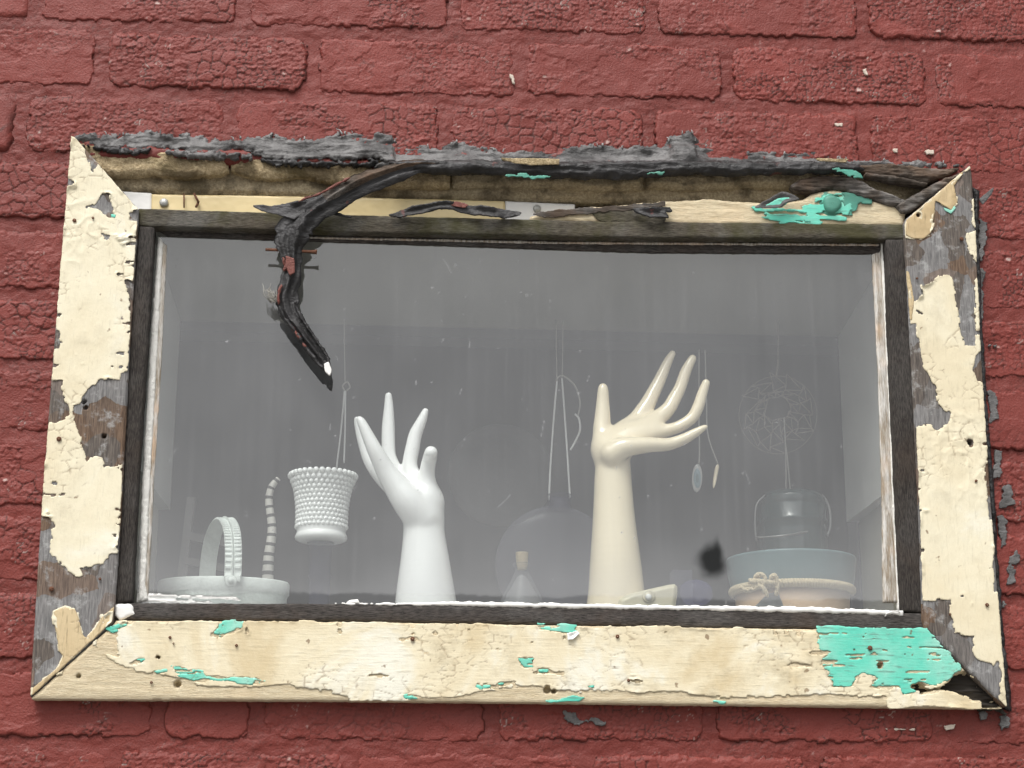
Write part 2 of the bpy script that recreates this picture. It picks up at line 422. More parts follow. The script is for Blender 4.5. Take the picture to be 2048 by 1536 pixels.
CREAM_V = make_paint('cream_paint_upright', (.77, .71, .535), (.67, .575, .385), .6, .7, 'z', grain=.14, pale=(.80, .765, .63))
CREAM_X = make_paint('cream_paint_sill', (.75, .675, .49), (.60, .485, .29), .85, .7, 'x', grain=.24, pale=(.79, .775, .67))
TAN = make_paint('thin_tan_primer', (.60, .475, .285), (.46, .335, .175), .8, .5, 'z', grain=.5)
TURQ = make_paint('turquoise_paint', (.135, .60, .455), (.34, .66, .54), .95, .8, 'x', grain=.75, pale=(.085, .55, .42))
TURQ_D = make_paint('dull_turquoise_paint', (.085, .34, .26), (.10, .24, .18), .9, .7, 'x', grain=.5)
GREY_PRIMER = make_paint('grey_primer', (.20, .195, .19), (.10, .09, .085), .8, .3, 'z')

def make_tar(name, grey, black, bias=.5, speck=1., rough=.5):
    t = NT(name)
    n = t.noise(26., 6., .65); n2 = t.noise(110., 5., .65, stretch=(1, 1, 2.2))
    up_ = t.n('SeparateXYZ', {0: t.n('NewGeometry').outputs['Normal']}).outputs[2]
    f = t.ramp(n, bias-.12, bias+.16)
    col = t.mix(f, black, grey)
    col = t.mix(t.math('MULTIPLY', t.ramp(n2, .5, .72), .6), col, tuple(c*.5 for c in black))
    r = t.math('MULTIPLY', t.ramp(t.noise(44., 5., .6), .66, .70), .8*speck)
    col = t.mix(r, col, (.20, .045, .035))
    h = t.math('ADD', t.math('MULTIPLY', n2, .8), t.math('MULTIPLY', t.noise(420., 3.), .25))
    return t.pbr(col, rough, t.bump(h, .0022), Specular_IOR_Level=.4)
TAR = make_tar('weathered_grey_tar', (.165, .16, .158), (.036, .034, .034), .46)
TARB = make_tar('black_tar', (.055, .053, .055), (.014, .013, .013), .55, .5, .42)
TARF = make_tar('grey_tar_smear', (.155, .15, .148), (.075, .072, .07), .45, .3, .6)
def make_sand(name, c, d, moss=.3):
    t = NT(name)
    n = t.noise(380., 3., .7); m = t.noise(30., 5., .6)
    col = t.mix(t.ramp(n, .35, .7), d, c)
    col = t.mix(t.math('MULTIPLY', t.ramp(m, .46, .62), .8), col, tuple(x*.35 for x in d))
    col = t.mix(t.math('MULTIPLY', t.ramp(t.noise(18., 4.), .52, .66), moss), col, (.10, .085, .03))
    h = t.math('ADD', n, t.math('MULTIPLY', m, 1.6))
    return t.pbr(col, .95, t.bump(h, .0022), Specular_IOR_Level=.1)
SAND = make_sand('crumbling_sand_mortar', (.62, .50, .32), (.38, .29, .17)); SAND2 = make_sand('grey_sand_mortar', (.56, .47, .32), (.36, .29, .19), .15)
def plain(name, c, rough=.5, var=.12, scale=40., bump=.0004, **kw):
    t = NT(name); n = t.noise(scale, 5.)
    col = t.mix(n, tuple(x*(1-var) for x in c), tuple(min(1, x*(1+var)) for x in c))
    return t.pbr(col, rough, t.bump(t.noise(scale*3, 4.), bump), **kw)
BACK_CREAM = plain('pale_yellow_vinyl', (.72, .58, .31), .4, .10, 14., .0005)
WHITE_STRIP = plain('white_strip_paint', (.80, .79, .76), .5, .06)
RUST = plain('rusty_iron', (.13, .052, .026), .85, .5, 300., .001)
RUSTRED = plain('red_brown_cord', (.17, .055, .042), .7, .6, 160., .0016)
ZINC = plain('zinc_nail', (.42, .42, .40), .45, .25, 200., .0004, Metallic=.5)
HOLE = plain('dark_nail_hole', (.012, .009, .006), .9)
PUTTY = plain('white_glazing_putty', (.80, .79, .74), .55, .18, 90., .0012)
PUTTY_OLD = make_wood('worn_white_glazing_bead', (.33, .27, .20), (.72, .70, .66), 0., 'z', .7)
CERAMIC_W = plain('glazed_white_ceramic', (.88, .88, .87), .26, .03, 25., .0, Coat_Weight=.5, Coat_Roughness=.12)
CERAMIC_C = plain('glazed_cream_ceramic', (.82, .71, .52), .20, .04, 25., .0, Coat_Weight=.8, Coat_Roughness=.06)
MILK = plain('milk_glass', (.88, .89, .88), .28, .04, 30., .0, Coat_Weight=.3)
PEWTER = plain('patinated_white_metal', (.66, .70, .67), .5, .28, 70., .0008)
HORN_W = plain('off_white_ring', (.52, .50, .46), .6, .15, 90.)
HORN_D = plain('dark_ring', (.035, .033, .032), .6)
CORK = plain('cork', (.36, .29, .18), .95, .4, 500., .001)
POT_T = plain('teal_grey_glaze', (.12, .185, .195), .35, .10, 30., .0003)
POT_P = plain('bare_peach_clay', (.58, .42, .29), .85, .06, 60., .0004)
RAFFIA = plain('pale_raffia', (.58, .48, .32), .85, .3, 260., .001)
JAR = plain('dark_green_glass', (.012, .03, .03), .08, .1, 20., 0.)
JARLABEL = plain('pale_teal_label', (.25, .40, .40), .4)
WIRE = plain('dull_wire', (.25, .25, .25), .4, .2, 100., 0., Metallic=.6)
THREAD = plain('grey_thread', (.30, .29, .27), .9)
WTHREAD = plain('white_string', (.66, .66, .66), .9)
NET = plain('brown_net_thread', (.19, .17, .15), .9)
AGATE = None
DISH_C = plain('sage_cream_ceramic', (.60, .55, .40), .35, .06)
REVEAL = plain('painted_reveal', (.52, .52, .50), .8, .06, 8.)
REVEAL2 = plain('beige_reveal', (.46, .43, .35), .8, .10, 8.)
SILLM = plain('grey_painted_sill', (.40, .40, .39), .7, .15, 10.)
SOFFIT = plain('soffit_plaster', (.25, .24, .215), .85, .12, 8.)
ROOM = plain('dim_room_plaster', (.10, .10, .11), .9, .1, 3.)
GROUND = plain('grey_pavement', (.20, .195, .185), .9, .25, 3., .002)
DARK_ROT_VOID = plain('dark_rot_and_void', (.03, .025, .02), .95)  # black rotted wood, and the painted-in shade of the void panel

def glassy(name, tint, fac=.25, refl=1.6, body=.5):
    t = NT(name)
    tr = t.n('BsdfTransparent', {'Color': (1, 1, 1)}); df = t.n('BsdfPrincipled', {'Base Color': tint, 'Roughness': .2})
    mx = t.n('MixShader'); lw = t.n('LayerWeight', {'Blend': .35}).outputs['Facing']
    t.set(mx.inputs[0], t.ramp(lw, 0., 1., fac, body)); t.set(mx.inputs[1], tr.outputs[0]); t.set(mx.inputs[2], df.outputs[0])
    t.t.links.new(mx.outputs[0], t.out.inputs[0]); return t.m
BLUEGLASS = glassy('cobalt_glass', (.008, .008, .05), .25, 1.6, .5)
CLEARGLASS = glassy('clear_bottle_glass', (.30, .31, .32), .12, 1.6, .55)
PALEGLASS = glassy('pale_violet_glass', (.20, .20, .25), .16, 1.6, .6)
VIOLET = glassy('violet_glass', (.10, .095, .30), .22, 1.6, .45)

def make_glass():
    t = NT('dusty_window_glass')
    fc_ = t.n('LayerWeight', {'Blend': .5}).outputs['Facing']       # Schlick reflectance of the two faces of the pane
    fr = t.math('ADD', .128, t.math('MULTIPLY', t.math('POWER', fc_, 5.), .9))
    b = t.n('MixShader'); t.set(b.inputs[0], fr)
    t.set(b.inputs[1], t.n('BsdfTransparent', {'Color': (.95, .965, .96)}).outputs[0])
    t.set(b.inputs[2], t.n('BsdfGlossy', {'Color': (1, 1, 1), 'Roughness': .012}).outputs[0])
    f = t.n('Attribute', attribute_name='film').outputs['Fac']
    d = t.n('MixShader'); t.set(d.inputs[0], f); t.set(d.inputs[1], b.outputs[0])
    t.set(d.inputs[2], t.n('BsdfDiffuse', {'Color': (.60, .61, .62, 1)}).outputs[0])
    s2 = t.n('MixShader'); t.set(s2.inputs[0], t.n('Attribute', attribute_name='dark_spot').outputs['Fac']); t.set(s2.inputs[1], d.outputs[0])
    t.set(s2.inputs[2], t.n('BsdfDiffuse', {'Color': (.012, .013, .013, 1)}).outputs[0])
    t.t.links.new(s2.outputs[0], t.out.inputs[0]); return t.m
GLASS = make_glass()
_t = NT('clear_pane_back'); _t.t.links.new(_t.n('BsdfTransparent', {'Color': (.98, .99, .985)}).outputs[0], _t.out.inputs[0]); GLASS_B = _t.m

# ================================================================== SETTING
Zg = -2.05
g = obj('pavement', [(-300, -300, Zg), (300, -300, Zg), (300, .3, Zg), (-300, .3, Zg)], [[0, 1, 2, 3]], GROUND, smooth=False); g['kind'] = 'structure'

# ---- the wall: every brick near the picture is an object, the rest of the facade is one relief
WALL = thing('brick_wall', 'red painted brick wall with cracked flaking paint around the window', 'wall', (0, 0, Zg))
OX0, OX1, OZ0, OZ1 = -.435, .435, -.222, .272         # rough opening for the window
CH = .0735; Z0 = .413                                 # course height, a known bed joint
BED = [Z0+CH*k for k in range(2, -13, -1)]            # bed joints, top down
JOINTS = {0: [-.733, -.515, -.300, -.079, .134, .363, .590, .81], 1: [-.66, -.444, -.225, -.008, .214, .434, .655],
          2: [-.735, -.520, -.309, -.086, .127, .357, .580, .8], 10: [-.57, -.348, -.256, -.035, .177, .403, .62],
          11: [-.66, -.440, -.388, -.167, .055, .276, .497, .72]}
rows = []
for k in range(-1, 13):
    zt = Z0+CH*(1-k); zb = zt-CH
    zt = {1: .413}.get(k, zt)
    if k in JOINTS: js = JOINTS[k]
    else: js = [x+(.0 if k % 2 else .107)+.006*math.sin(k*2.3) for x in (-.88, -.663, -.444, -.225, -.008, .214, .434, .655)]
    rows.append((k, zb, zt, js))
rb = np.random.RandomState(11); nb = 0; BRK = []
for k, zb, zt, js in rows:
    for a, b in zip(js[:-1], js[1:]):
        x0, x1, z0, z1 = a+.0060+.002*rb.rand(), b-.0060-.002*rb.rand(), zb+.0055+.002*rb.rand(), zt-.0055-.002*rb.rand()
        if x1 < -.80 or x0 > .80: continue
        # clip against the opening
        if z0 < OZ1 and z1 > OZ0 and x0 < OX1 and x1 > OX0:
            if z1 > OZ1 and z0 < OZ1 and z1-OZ1 > .012: z0 = OZ1
            elif z0 < OZ0 and z1 > OZ0 and OZ0-z0 > .012: z1 = OZ0
            elif x0 < OX0 and OX0-x0 > .02: x1 = OX0
            elif x1 > OX1 and x1-OX1 > .02: x0 = OX1
            else: continue
        c = .006+.007*rb.rand(); q = []
        for cx, cz, a0 in ((x1-c, z1-c, 0), (x0+c, z1-c, 90), (x0+c, z0+c, 180), (x1-c, z0+c, 270)):
            for e in (0, 30, 60, 90): q.append((cx+c*math.cos(R(a0+e)), cz+c*math.sin(R(a0+e))))
        base = -.0013+.0022*(rb.rand()-.5); tx, tz = (rb.rand(2)-.5)*.016; sd0 = int(rb.rand()*90); soft = .002+.004*rb.rand()
        def hf(X, Z, sd, base=base, tx=tx, tz=tz, x0=x0, x1=x1, z0=z0, z1=z1, s0=sd0, soft=soft):
            w = .0010+soft*sst(z0+.35*(z1-z0), z1, Z)                 # soft upper arris, sharp broken lower one
            h, at = paint_relief(X, Z, s0, cr_)
            h = h*sst(0, .003, sd)
            y = base+tx*(X-(x0+x1)/2)+tz*(Z-(z0+z1)/2)+.0026*(1-sst(0, 1, sd/w))**1.5*(.25+.75*sst(-.35, .25, fbm(X*11, Z*26, s0+30, 3)))
            y = y+.0012*fbm(X*28, Z*28, s0, 3)+h
            at['ck'] = np.maximum(at['ck'], .75*sst(.0012, .0, sd)*sst(-.25, .25, fbm(X*45, Z*45, s0+20, 3)))  # dark line painted along the brick edge for the shade under it
            return y, at
        vis = (-.60 < (x0+x1)/2 < .60) and -.42 < (z0+z1)/2 < .53
        cr_ = min(1., .45+.9*rb.rand())
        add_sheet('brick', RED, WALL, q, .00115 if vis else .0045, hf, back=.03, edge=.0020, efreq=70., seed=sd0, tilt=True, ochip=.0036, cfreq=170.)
        BRK.append([(x0+.005, z0+.005), (x1-.005, z0+.005), (x1-.005, z1-.005), (x0+.005, z1-.005)])
        nb += 1
def mort(X, Z, sd):
    h, at = paint_relief(X, Z, 77, .35)
    return .0006+.0012*fbm(X*22, Z*60, 3, 3)+.0007*fbm(X*110, Z*140, 8, 3)+.7*h, at
MX0, MX1, MZ0, MZ1 = -.70, .70, -.47, .57
hole = [(OX0-.001, OZ0-.001), (OX1+.001, OZ0-.001), (OX1+.001, OZ1+.001), (OX0-.001, OZ1+.001)]
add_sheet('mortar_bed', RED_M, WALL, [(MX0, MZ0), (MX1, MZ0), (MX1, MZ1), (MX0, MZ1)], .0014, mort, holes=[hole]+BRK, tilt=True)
# facade beyond the picture
bv = []; bf = []; n = 0
def rbox(x0, x1, z0, z1, y):
    e = .004
    return [(x0, .012, z0), (x1, .012, z0), (x1, .012, z1), (x0, .012, z1), (x0+e*.4, y+e*.6, z0+e*.4), (x1-e*.4, y+e*.6, z0+e*.4), (x1-e*.4, y+e*.6, z1-e*.4), (x0+e*.4, y+e*.6, z1-e*.4),
            (x0+e, y, z0+e), (x1-e, y, z0+e), (x1-e, y, z1-e), (x0+e, y, z1-e)]
zrow = Zg+.004; kk = 0
while zrow < 2.6:
    for i in range(-12, 13):
        x0 = i*.219+(kk % 2)*.109+.007; x1 = x0+.205; z0 = zrow+.006; z1 = zrow+CH-.007
        if x1 > MX0-.08 and x0 < MX1+.08 and z1 > MZ0+.0 and z0 < MZ1-.0: continue
        v = rbox(x0, x1, z0, z1, -.002+.003*rb.rand()); b = len(bv); bv += v
        for o in (0, 4):
            for j in range(4): bf.append([b+o+j, b+o+(j+1) % 4, b+o+4+(j+1) % 4, b+o+4+j])
        bf.append([b+8, b+9, b+10, b+11])
    zrow += CH; kk += 1
obj('outlying_bricks', bv, bf, RED, WALL, smooth=False, kind='stuff')
mp = []
for (a, b, c, d) in ((-2.7, MX0+.01, Zg, 2.6), (MX1-.01, 2.7, Zg, 2.6), (MX0+.01, MX1-.01, Zg, MZ0+.01), (MX0+.01, MX1-.01, MZ1-.01, 2.6)):
    mp.append(([(a, .0065, c), (b, .0065, c), (b, .0065, d), (a, .0065, d)], [[0, 1, 2, 3]]))
obj('outlying_mortar', *join(*mp), RED_M, WALL, smooth=False)

# ---- the recess behind the pane and the dim room
def struct(name, vf, m): o = obj(name, *vf, m, smooth=False); o['kind'] = 'structure'; return o
SZ = -.191; RY = .215                                   # sill level, depth of the recess
struct('recess_sill', boxv((-.40, .012, -.24), (.40, .30, SZ)), SILLM)
xr = P(1682, 800, RY)[0]; xl = P(352, 800, RY)[0]; zs = P(900, 655, RY)[2]; zl = P(1758, 958, .012)[2]
gz0 = .196
def quadbox(pts, d):                                    # a slab from four corners, thickened along d
    q = [np.array(p) for p in pts]; q2 = [p+np.array(d) for p in q]
    return np.array(q+q2), [[0, 1, 2, 3], [7, 6, 5, 4], [0, 4, 5, 1], [1, 5, 6, 2], [2, 6, 7, 3], [3, 7, 4, 0]]
struct('recess_wall_right', quadbox([(.384, .010, zl), (xr, RY, zl-.004), (xr, RY, .198), (.384, .010, .198)], (.03, 0, 0)), REVEAL)
struct('recess_wall_right_lower', quadbox([(.392, .010, -.24), (xr+.014, RY, -.24), (xr+.014, RY, zl-.001), (.392, .010, zl-.001)], (.03, 0, 0)), REVEAL2)
struct('recess_wall_left', quadbox([(-.384, .010, zl), (-.384, .010, .198), (xl, RY, .198), (xl, RY, zl-.004)], (-.03, 0, 0)), REVEAL)
struct('recess_wall_left_lower', quadbox([(-.392, .010, -.24), (-.392, .010, zl-.001), (xl-.012, RY, zl-.001), (xl-.012, RY, -.24)], (-.03, 0, 0)), REVEAL2)
struct('recess_ceiling', quadbox([(-.42, .012, gz0), (.42, .012, gz0), (.42, RY, zs), (-.42, RY, zs)], (0, .0, .03)), SOFFIT)
_b = .34
struct('room_wall', join(boxv((-2.2, 3.2, -1.6), (2.2, 3.3, 1.5)), boxv((-2.3, .30, -1.6), (-2.2, 3.3, 1.5)), boxv((2.2, .30, -1.6), (2.3, 3.3, 1.5)),
                         boxv((-2.3, .26, -1.6), (-.40, .30, 1.5)), boxv((.40, .26, -1.6), (2.3, .30, 1.5)),
                         boxv((-.40, .26, zs+.002), (.40, .30, 1.5)), boxv((-.40, .302, -1.6), (.40, .33, SZ-.03))), ROOM)
struct('room_ceiling', boxv((-2.3, .26, 1.5), (2.3, 3.3, 1.6)), ROOM); struct('room_floor', boxv((-2.3, .26, -1.7), (2.3, 3.3, -1.6)), ROOM)
struct('wall_core', join(boxv((-2.7, .031, -2.05), (-.44, .25, 2.6)), boxv((.44, .031, -2.05), (2.7, .25, 2.6)), boxv((-.44, .034, .30), (.44, .25, 2.6)), boxv((-.44, .034, -2.05), (.44, .25, -.245))), DARK_ROT_VOID)

# ================================================================== WINDOW
WIN = thing('window', 'old fixed window in a cream frame with peeling paint on the red wall', 'window', (0, 0, -.283))
YF = -.018
def cz(s, off, pts, Y=YF): return PX([(off[0]+a*s, off[1]+b*s) for a, b in pts], Y)
S = 700/2048.
def circ(cx, cy, r, Y=YF, n=10, sq=1.):
    return PX([(cx+r*math.cos(2*math.pi*i/n), cy+r*sq*math.sin(2*math.pi*i/n)) for i in range(n)], Y)

# bare patches on the left board
LB_poly = PX([(143, 272), (150, 274), (277, 418), (275, 440), (262, 640), (251, 850), (240, 1050), (229, 1212), (225, 1246), (60, 1396), (64, 1320), (84, 1000), (104, 740), (122, 520)], YF)
LB_holes = [PX(h, YF) for h in (
    [(173, 415), (191, 407), (205, 386), (219, 391), (222, 410), (229, 431), (219, 434), (195, 419)],
    [(256, 424), (290, 420), (290, 442), (258, 438)], [(120, 355), (146, 362), (147, 372), (120, 380)],
    [(170, 300), (185, 314), (194, 330), (187, 345), (180, 330)], [(204, 468), (220, 472), (214, 482)],
    [(251, 561), (290, 561), (290, 640), (262, 642), (258, 600), (253, 575)],
    [(80, 760), (126, 760), (123, 789), (137, 813), (140, 833), (113, 843), (80, 842)],
    [(195, 758), (239, 761), (246, 741), (280, 735), (280, 925), (239, 930), (210, 934), (205, 915), (181, 913), (174, 922), (167, 905), (161, 891), (161, 874), (150, 854), (147, 830), (144, 813), (161, 806), (174, 778), (191, 768)],
    [(90, 662), (119, 662), (118, 697), (90, 697)],
    [(40, 1030), (103, 1035), (111, 1055), (103, 1059), (104, 1079), (97, 1103), (113, 1120), (137, 1141), (157, 1158), (169, 1151), (161, 1137), (185, 1132), (209, 1127), (222, 1107), (260, 1102), (260, 1260), (225, 1224), (202, 1232), (191, 1252), (171, 1274), (164, 1264), (159, 1237), (150, 1216), (130, 1211), (106, 1220), (106, 1243), (113, 1271), (116, 1302), (125, 1312), (116, 1335), (96, 1352), (30, 1400), (30, 1200)],
    circ(168, 804, 5), circ(152, 640, 2.5))]
RB_poly = PX([(1940, 330), (1944, 345), (1951, 460), (1962, 700), (1975, 900), (1995, 1180), (2014, 1416), (2005, 1408), (1850, 1258), (1846, 1240), (1838, 1000), (1826, 760), (1813, 520), (1808, 448), (1812, 438)], YF)
o6 = (1348, 505); o9 = (1348, 1011)
RB_holes = [
    PX([(1871, 403), (1891, 415), (1902, 420), (1915, 405), (1908, 372), (1926, 345), (1939, 340), (1960, 345), (1944, 403), (1943, 448), (1951, 460), (1934, 468), (1931, 485), (1941, 506), (1953, 526), (1956, 545), (1948, 560), (1952, 690), (1929, 692), (1924, 675), (1911, 598), (1908, 560), (1902, 553), (1881, 549), (1857, 568), (1842, 572), (1843, 590), (1830, 605), (1822, 600), (1813, 560), (1808, 475), (1826, 478), (1846, 478), (1863, 466), (1868, 440), (1868, 412)], YF),
    cz(S, o6, [(1380, 420), (1410, 420), (1440, 540), (1450, 640), (1480, 700), (1530, 780), (1545, 890), (1590, 925), (1615, 935), (1600, 1000), (1530, 1040), (1500, 1010), (1440, 1010), (1395, 1000), (1380, 700)]),
    cz(S, o6, [(1750, 700), (1770, 610), (1800, 575), (1850, 580), (1860, 760), (1770, 760)]),
    cz(S, o6, [(1850, 1150), (1815, 1300), (1830, 1400), (1850, 1560), (1920, 1560), (1900, 1200)]),
    cz(S, o9, [(1860, 330), (1880, 500), (1905, 520), (1930, 500), (1930, 300), (1880, 280)]),
    cz(S, o9, [(1420, 545), (1530, 560), (1560, 540), (1620, 550), (1610, 630), (1630, 660), (1640, 740), (1700, 760), (1760, 760), (1745, 850), (1760, 890), (1870, 940), (1890, 900), (1915, 1000), (1905, 1100), (1890, 1130), (1700, 960), (1420, 740)]),
    circ(1940, 886, 6), circ(1836, 432, 4), circ(1925, 1193, 3)]
BB_poly = PX([(60, 1398), (227, 1249), (232, 1241), (700, 1244), (1200, 1252), (1848, 1262), (2008, 1417), (1400, 1409), (700, 1401)], YF)
BB_turq = [cz(S, o9, [(830, 705), (1480, 720), (1570, 820), (1700, 960), (1640, 1030), (1500, 1060), (1340, 1110), (1330, 1060), (1230, 1070), (1150, 1050), (1190, 1010), (1100, 965), (1060, 1010), (1045, 1060), (930, 1060), (900, 960), (865, 930), (865, 900), (910, 870), (860, 850), (850, 800)]),
    cz(S, (0, 1011), [(1245, 760), (1270, 710), (1310, 675), (1430, 660), (1420, 720), (1340, 745), (1290, 770)]),
    cz(S, (0, 1011), [(1000, 940), (1060, 930), (1100, 965), (1180, 970), (1210, 1000), (1300, 1005), (1480, 1010), (1570, 1035), (1480, 1045), (1330, 1025), (1180, 1030), (1050, 1000)]),
    cz(S, (0, 1011), [(760, 930), (800, 900), (855, 885), (850, 910), (800, 935)]), cz(S, (0, 1011), [(900, 970), (990, 945), (980, 975), (915, 985)]),
    cz(S, (0, 1011), [(625, 720), (690, 690), (790, 675), (760, 700), (660, 740)]),
    cz(S, (674, 1011), [(1055, 890), (1145, 885), (1150, 945), (1100, 945), (1060, 920)]), cz(S, (674, 1011), [(1180, 960), (1230, 960), (1225, 980), (1185, 978)]),
    cz(S, (674, 1011), [(1160, 682), (1340, 686), (1400, 700), (1400, 735), (1310, 745), (1190, 725)]),
    cz(S, (674, 1011), [(800, 1058), (1040, 1030), (1030, 1045), (850, 1072)]), cz(S, (674, 1011), [(380, 1110), (420, 1100), (490, 1130), (400, 1135)]),
    cz(S, (674, 1011), [(1440, 1060), (1510, 1050), (1490, 1068)]), cz(S, (674, 1011), [(1200, 1140), (1300, 1130), (1380, 1115), (1440, 1125), (1420, 1145), (1250, 1148)]),
    cz(S, o9, [(215, 1145), (240, 1138), (310, 1150), (280, 1160)])]
ROT = cz(S, o9, [(1360, 1060), (1440, 1030), (1500, 1065), (1560, 1060), (1620, 1000), (1700, 955), (1830, 1060), (1960, 1215), (1890, 1190), (1800, 1195), (1790, 1150), (1650, 1100), (1560, 1085), (1450, 1110)])
def dn(q): return q-np.array([0, .007])
BB_bare = [cz(S, (0, 1011), [(480, 850), (560, 830), (640, 880), (700, 930), (800, 980), (1000, 1000), (1150, 1050), (1500, 1060), (1700, 1050), (1860, 1080), (1960, 1090), (2048, 1108), (2048, 1160), (160, 1160), (200, 1090), (330, 1000)]),
    dn(cz(S, (674, 1011), [(-20, 1108), (200, 1120), (360, 1122), (520, 1095), (800, 1060), (1050, 1010), (1400, 1045), (1600, 1040), (2060, 1050), (2060, 1180), (-20, 1170)])),
    dn(cz(S, o9, [(-20, 1030), (300, 1080), (600, 1070), (900, 1062), (1050, 1075), (1240, 1080), (1250, 1180), (-20, 1180)])),
    cz(S, (0, 1011), [(580, 690), (690, 660), (680, 760), (690, 880), (600, 870), (560, 800)])]
HOLES = {'L': [(168, 803, 4.5), (171, 815, 4), (208, 872, 4.5)], 'R': [(1939, 886, 6), (1836, 431, 4)], 'B': [(355, 1368, 7), (316, 1314, 4), (1095, 1379, 8), (1108, 1381, 6), (1062, 1321, 4), (1760, 1331, 6), (1810, 1308, 4), (157, 1352, 4)]}

def board(name, poly, key, wood, along, rot=None):
    hs_ = [P(a, b, YF) for a, b, _ in HOLES[key]]; hr = [c*mpp(p) for (_, _, c), p in zip(HOLES[key], hs_)]
    def hf(X, Z, sd):
        st = (18, 260) if along == 'x' else (260, 18)
        y = YF+.0003+.0005*fbm(X*st[0], Z*st[1], 4, 3)+.0012*(1-sst(0, .003, sd))
        for p, r in zip(hs_, hr):
            d = np.sqrt((X-p[0])**2+(Z-p[2])**2); y = y+.009*(1-sst(r*.6, r*1.15, d))
        if rot is not None:
            r_ = poly_sd(rot, X, Z)+.004*fbm(X*60, Z*330, 5, 4); y = y+.014*sst(0, .003, r_)+.003*sst(0, .002, r_)*fbm(X*40, Z*300, 9, 3)
        return np.minimum(y, .0)
    return add_sheet(name, wood, WIN, poly, .0013, hf, back=.0005, edge=.0005, efreq=150.)
def layer(name, mat, parent, poly, holes, t, curl, seed, edge=.0014, s=.00105, efreq=190., chip=0., **kw):
    def hf(X, Z, sd):
        lift = np.clip(fbm(X*42, Z*42, seed+3, 3), 0, 1); wr = sst(.05, .5, fbm(X*11, Z*11, seed+5, 2))
        y = YF-t-.0003*fbm(X*30, Z*30, seed, 3)-curl*(1-sst(0, .004, sd))*sst(.25, .7, lift)
        y = y-.0008*wr*(1-np.abs(fbm(X*55, Z*48, seed+8, 3)))**3*sst(0, .004, sd)
        ex_, ez_ = (70., 110.) if 'upright' in mat.name else (62., 150.)
        wx = .004*fbm(X*60, Z*60, seed+30, 3); e = voro((X+wx)*ex_, (Z-wx)*ez_, seed+2)[0]
        near = sst(.014, .002, sd); mk = sst(.30, .46, fbm(X*16, Z*16, seed+31, 3)+.32*near)
        ck = mk*sst(.055, .0, e)*sst(-.5, .2, fbm(X*120, Z*120, seed+33, 2))
        return y+.0004*ck, {'ck': ck}
    return add_sheet(name, mat, parent, poly, s, hf, thick=.0004, holes=holes, edge=edge, efreq=efreq, seed=seed, hedge=edge, chip=chip, **kw)
lb = board('casing_board', LB_poly, 'L', WOOD_GREY_V, 'z'); lb['label'] = 'left upright board of the frame with cream paint peeling off grey wood'
rb_ = board('casing_board', RB_poly, 'R', WOOD_GREY_V, 'z'); rb_['label'] = 'right upright board of the frame with cream paint peeling off grey wood'
bb = board('casing_board', BB_poly, 'B', WOOD_TAN_X, 'x', ROT); bb['label'] = 'bottom board of the frame, cream with turquoise patches and a rotted corner'
def roth(X, Z, sd): return -.0062+.0030*fbm(X*30, Z*330, 9, 4)-.0035*sst(.1, .5, fbm(X*22, Z*260, 13, 3))
add_sheet('rotten_wood', DARK_ROT_VOID, bb, ROT+(ROT-ROT.mean(0))*.02, .0011, roth, thick=.002, edge=.003, efreq=140.)
def inset(poly, d):
    c = poly.mean(0); v = poly-c; L = np.linalg.norm(v, axis=1)[:, None]; return poly-v/L*d
sr = np.random.RandomState(5)
def slits(inner, outer, ys, lmax):
    out = []
    for y in ys:
        xi = np.interp(y, [p[1] for p in inner], [p[0] for p in inner]); xo = np.interp(y, [p[1] for p in outer], [p[0] for p in outer])
        right = sr.rand() < .65; L = 8+lmax*sr.rand()**1.6; d = -1 if right else 1; x0 = (xi if right else xo); j = 3*sr.randn(3); t = 1.2+1.2*sr.rand()
        out.append(PX([(x0-d*12, y-t), (x0+d*L*.5, y-t*.8+j[0]), (x0+d*L, y+j[1]), (x0+d*L*.5, y+t*.8+j[0]), (x0-d*12, y+t)], YF))
    return out
LB_holes += slits([(277, 418), (262, 640), (251, 850), (229, 1212)], [(143, 272), (122, 520), (104, 740), (60, 1396)], list(np.linspace(470, 745, 15)+6*sr.randn(15))+list(np.linspace(940, 1095, 9)+5*sr.randn(9)), 34)
RB_holes += slits([(2008, 1400), (1975, 900), (1951, 460)][::-1], [(1846, 1240), (1826, 760), (1808, 448)][::-1], list(np.linspace(600, 1180, 13)+12*sr.randn(13)), 30)
layer('cream_paint', CREAM_V, lb, inset(LB_poly, .0008), LB_holes, .0003, .0026, 21, edge=.0010, chip=.0026, mott=(110., 75., .74, .012))
layer('cream_paint', CREAM_V, rb_, inset(RB_poly, .0008), RB_holes, .0003, .0026, 31, edge=.0010, chip=.0026, mott=(110., 75., .74, .012))
vs_ = [PX([(x-1.3, 1236), (x+1.3, 1236), (x+j_+.8, 1256+L_), (x+j_*.3, 1258+L_)], YF) for x, L_, j_ in ((825, 12, 2), (872, 10, -4), (914, 6, 1), (938, 10, 0), (1548, 18, 1), (1572, 12, -2), (1596, 16, 1), (1126, 20, 2), (440, 24, -8), (492, 10, 3), (1330, 8, 2), (680, 7, 1))]
vs_ += [PX([(x-w_, y), (x, y-1.4), (x+w_*.8, y+2), (x, y+1.4)], YF) for x, y, w_ in ((825, 1278, 26), (473, 1295, 22), (1062, 1286, 18), (1257, 1362, 34), (985, 1296, 14), (1640, 1305, 20), (1600, 1330, 26), (450, 1322, 12), (1100, 1345, 30), (760, 1350, 18))]
layer('cream_paint', CREAM_X, bb, inset(BB_poly, .0008), vs_+BB_turq+[ROT]+BB_bare+[circ(a, b, r*.9) for a, b, r in HOLES['B']], .0003, .0012, 41, edge=.0034, efreq=(40., 260.), chip=.0022, mott=(50., 320., .74, .012))
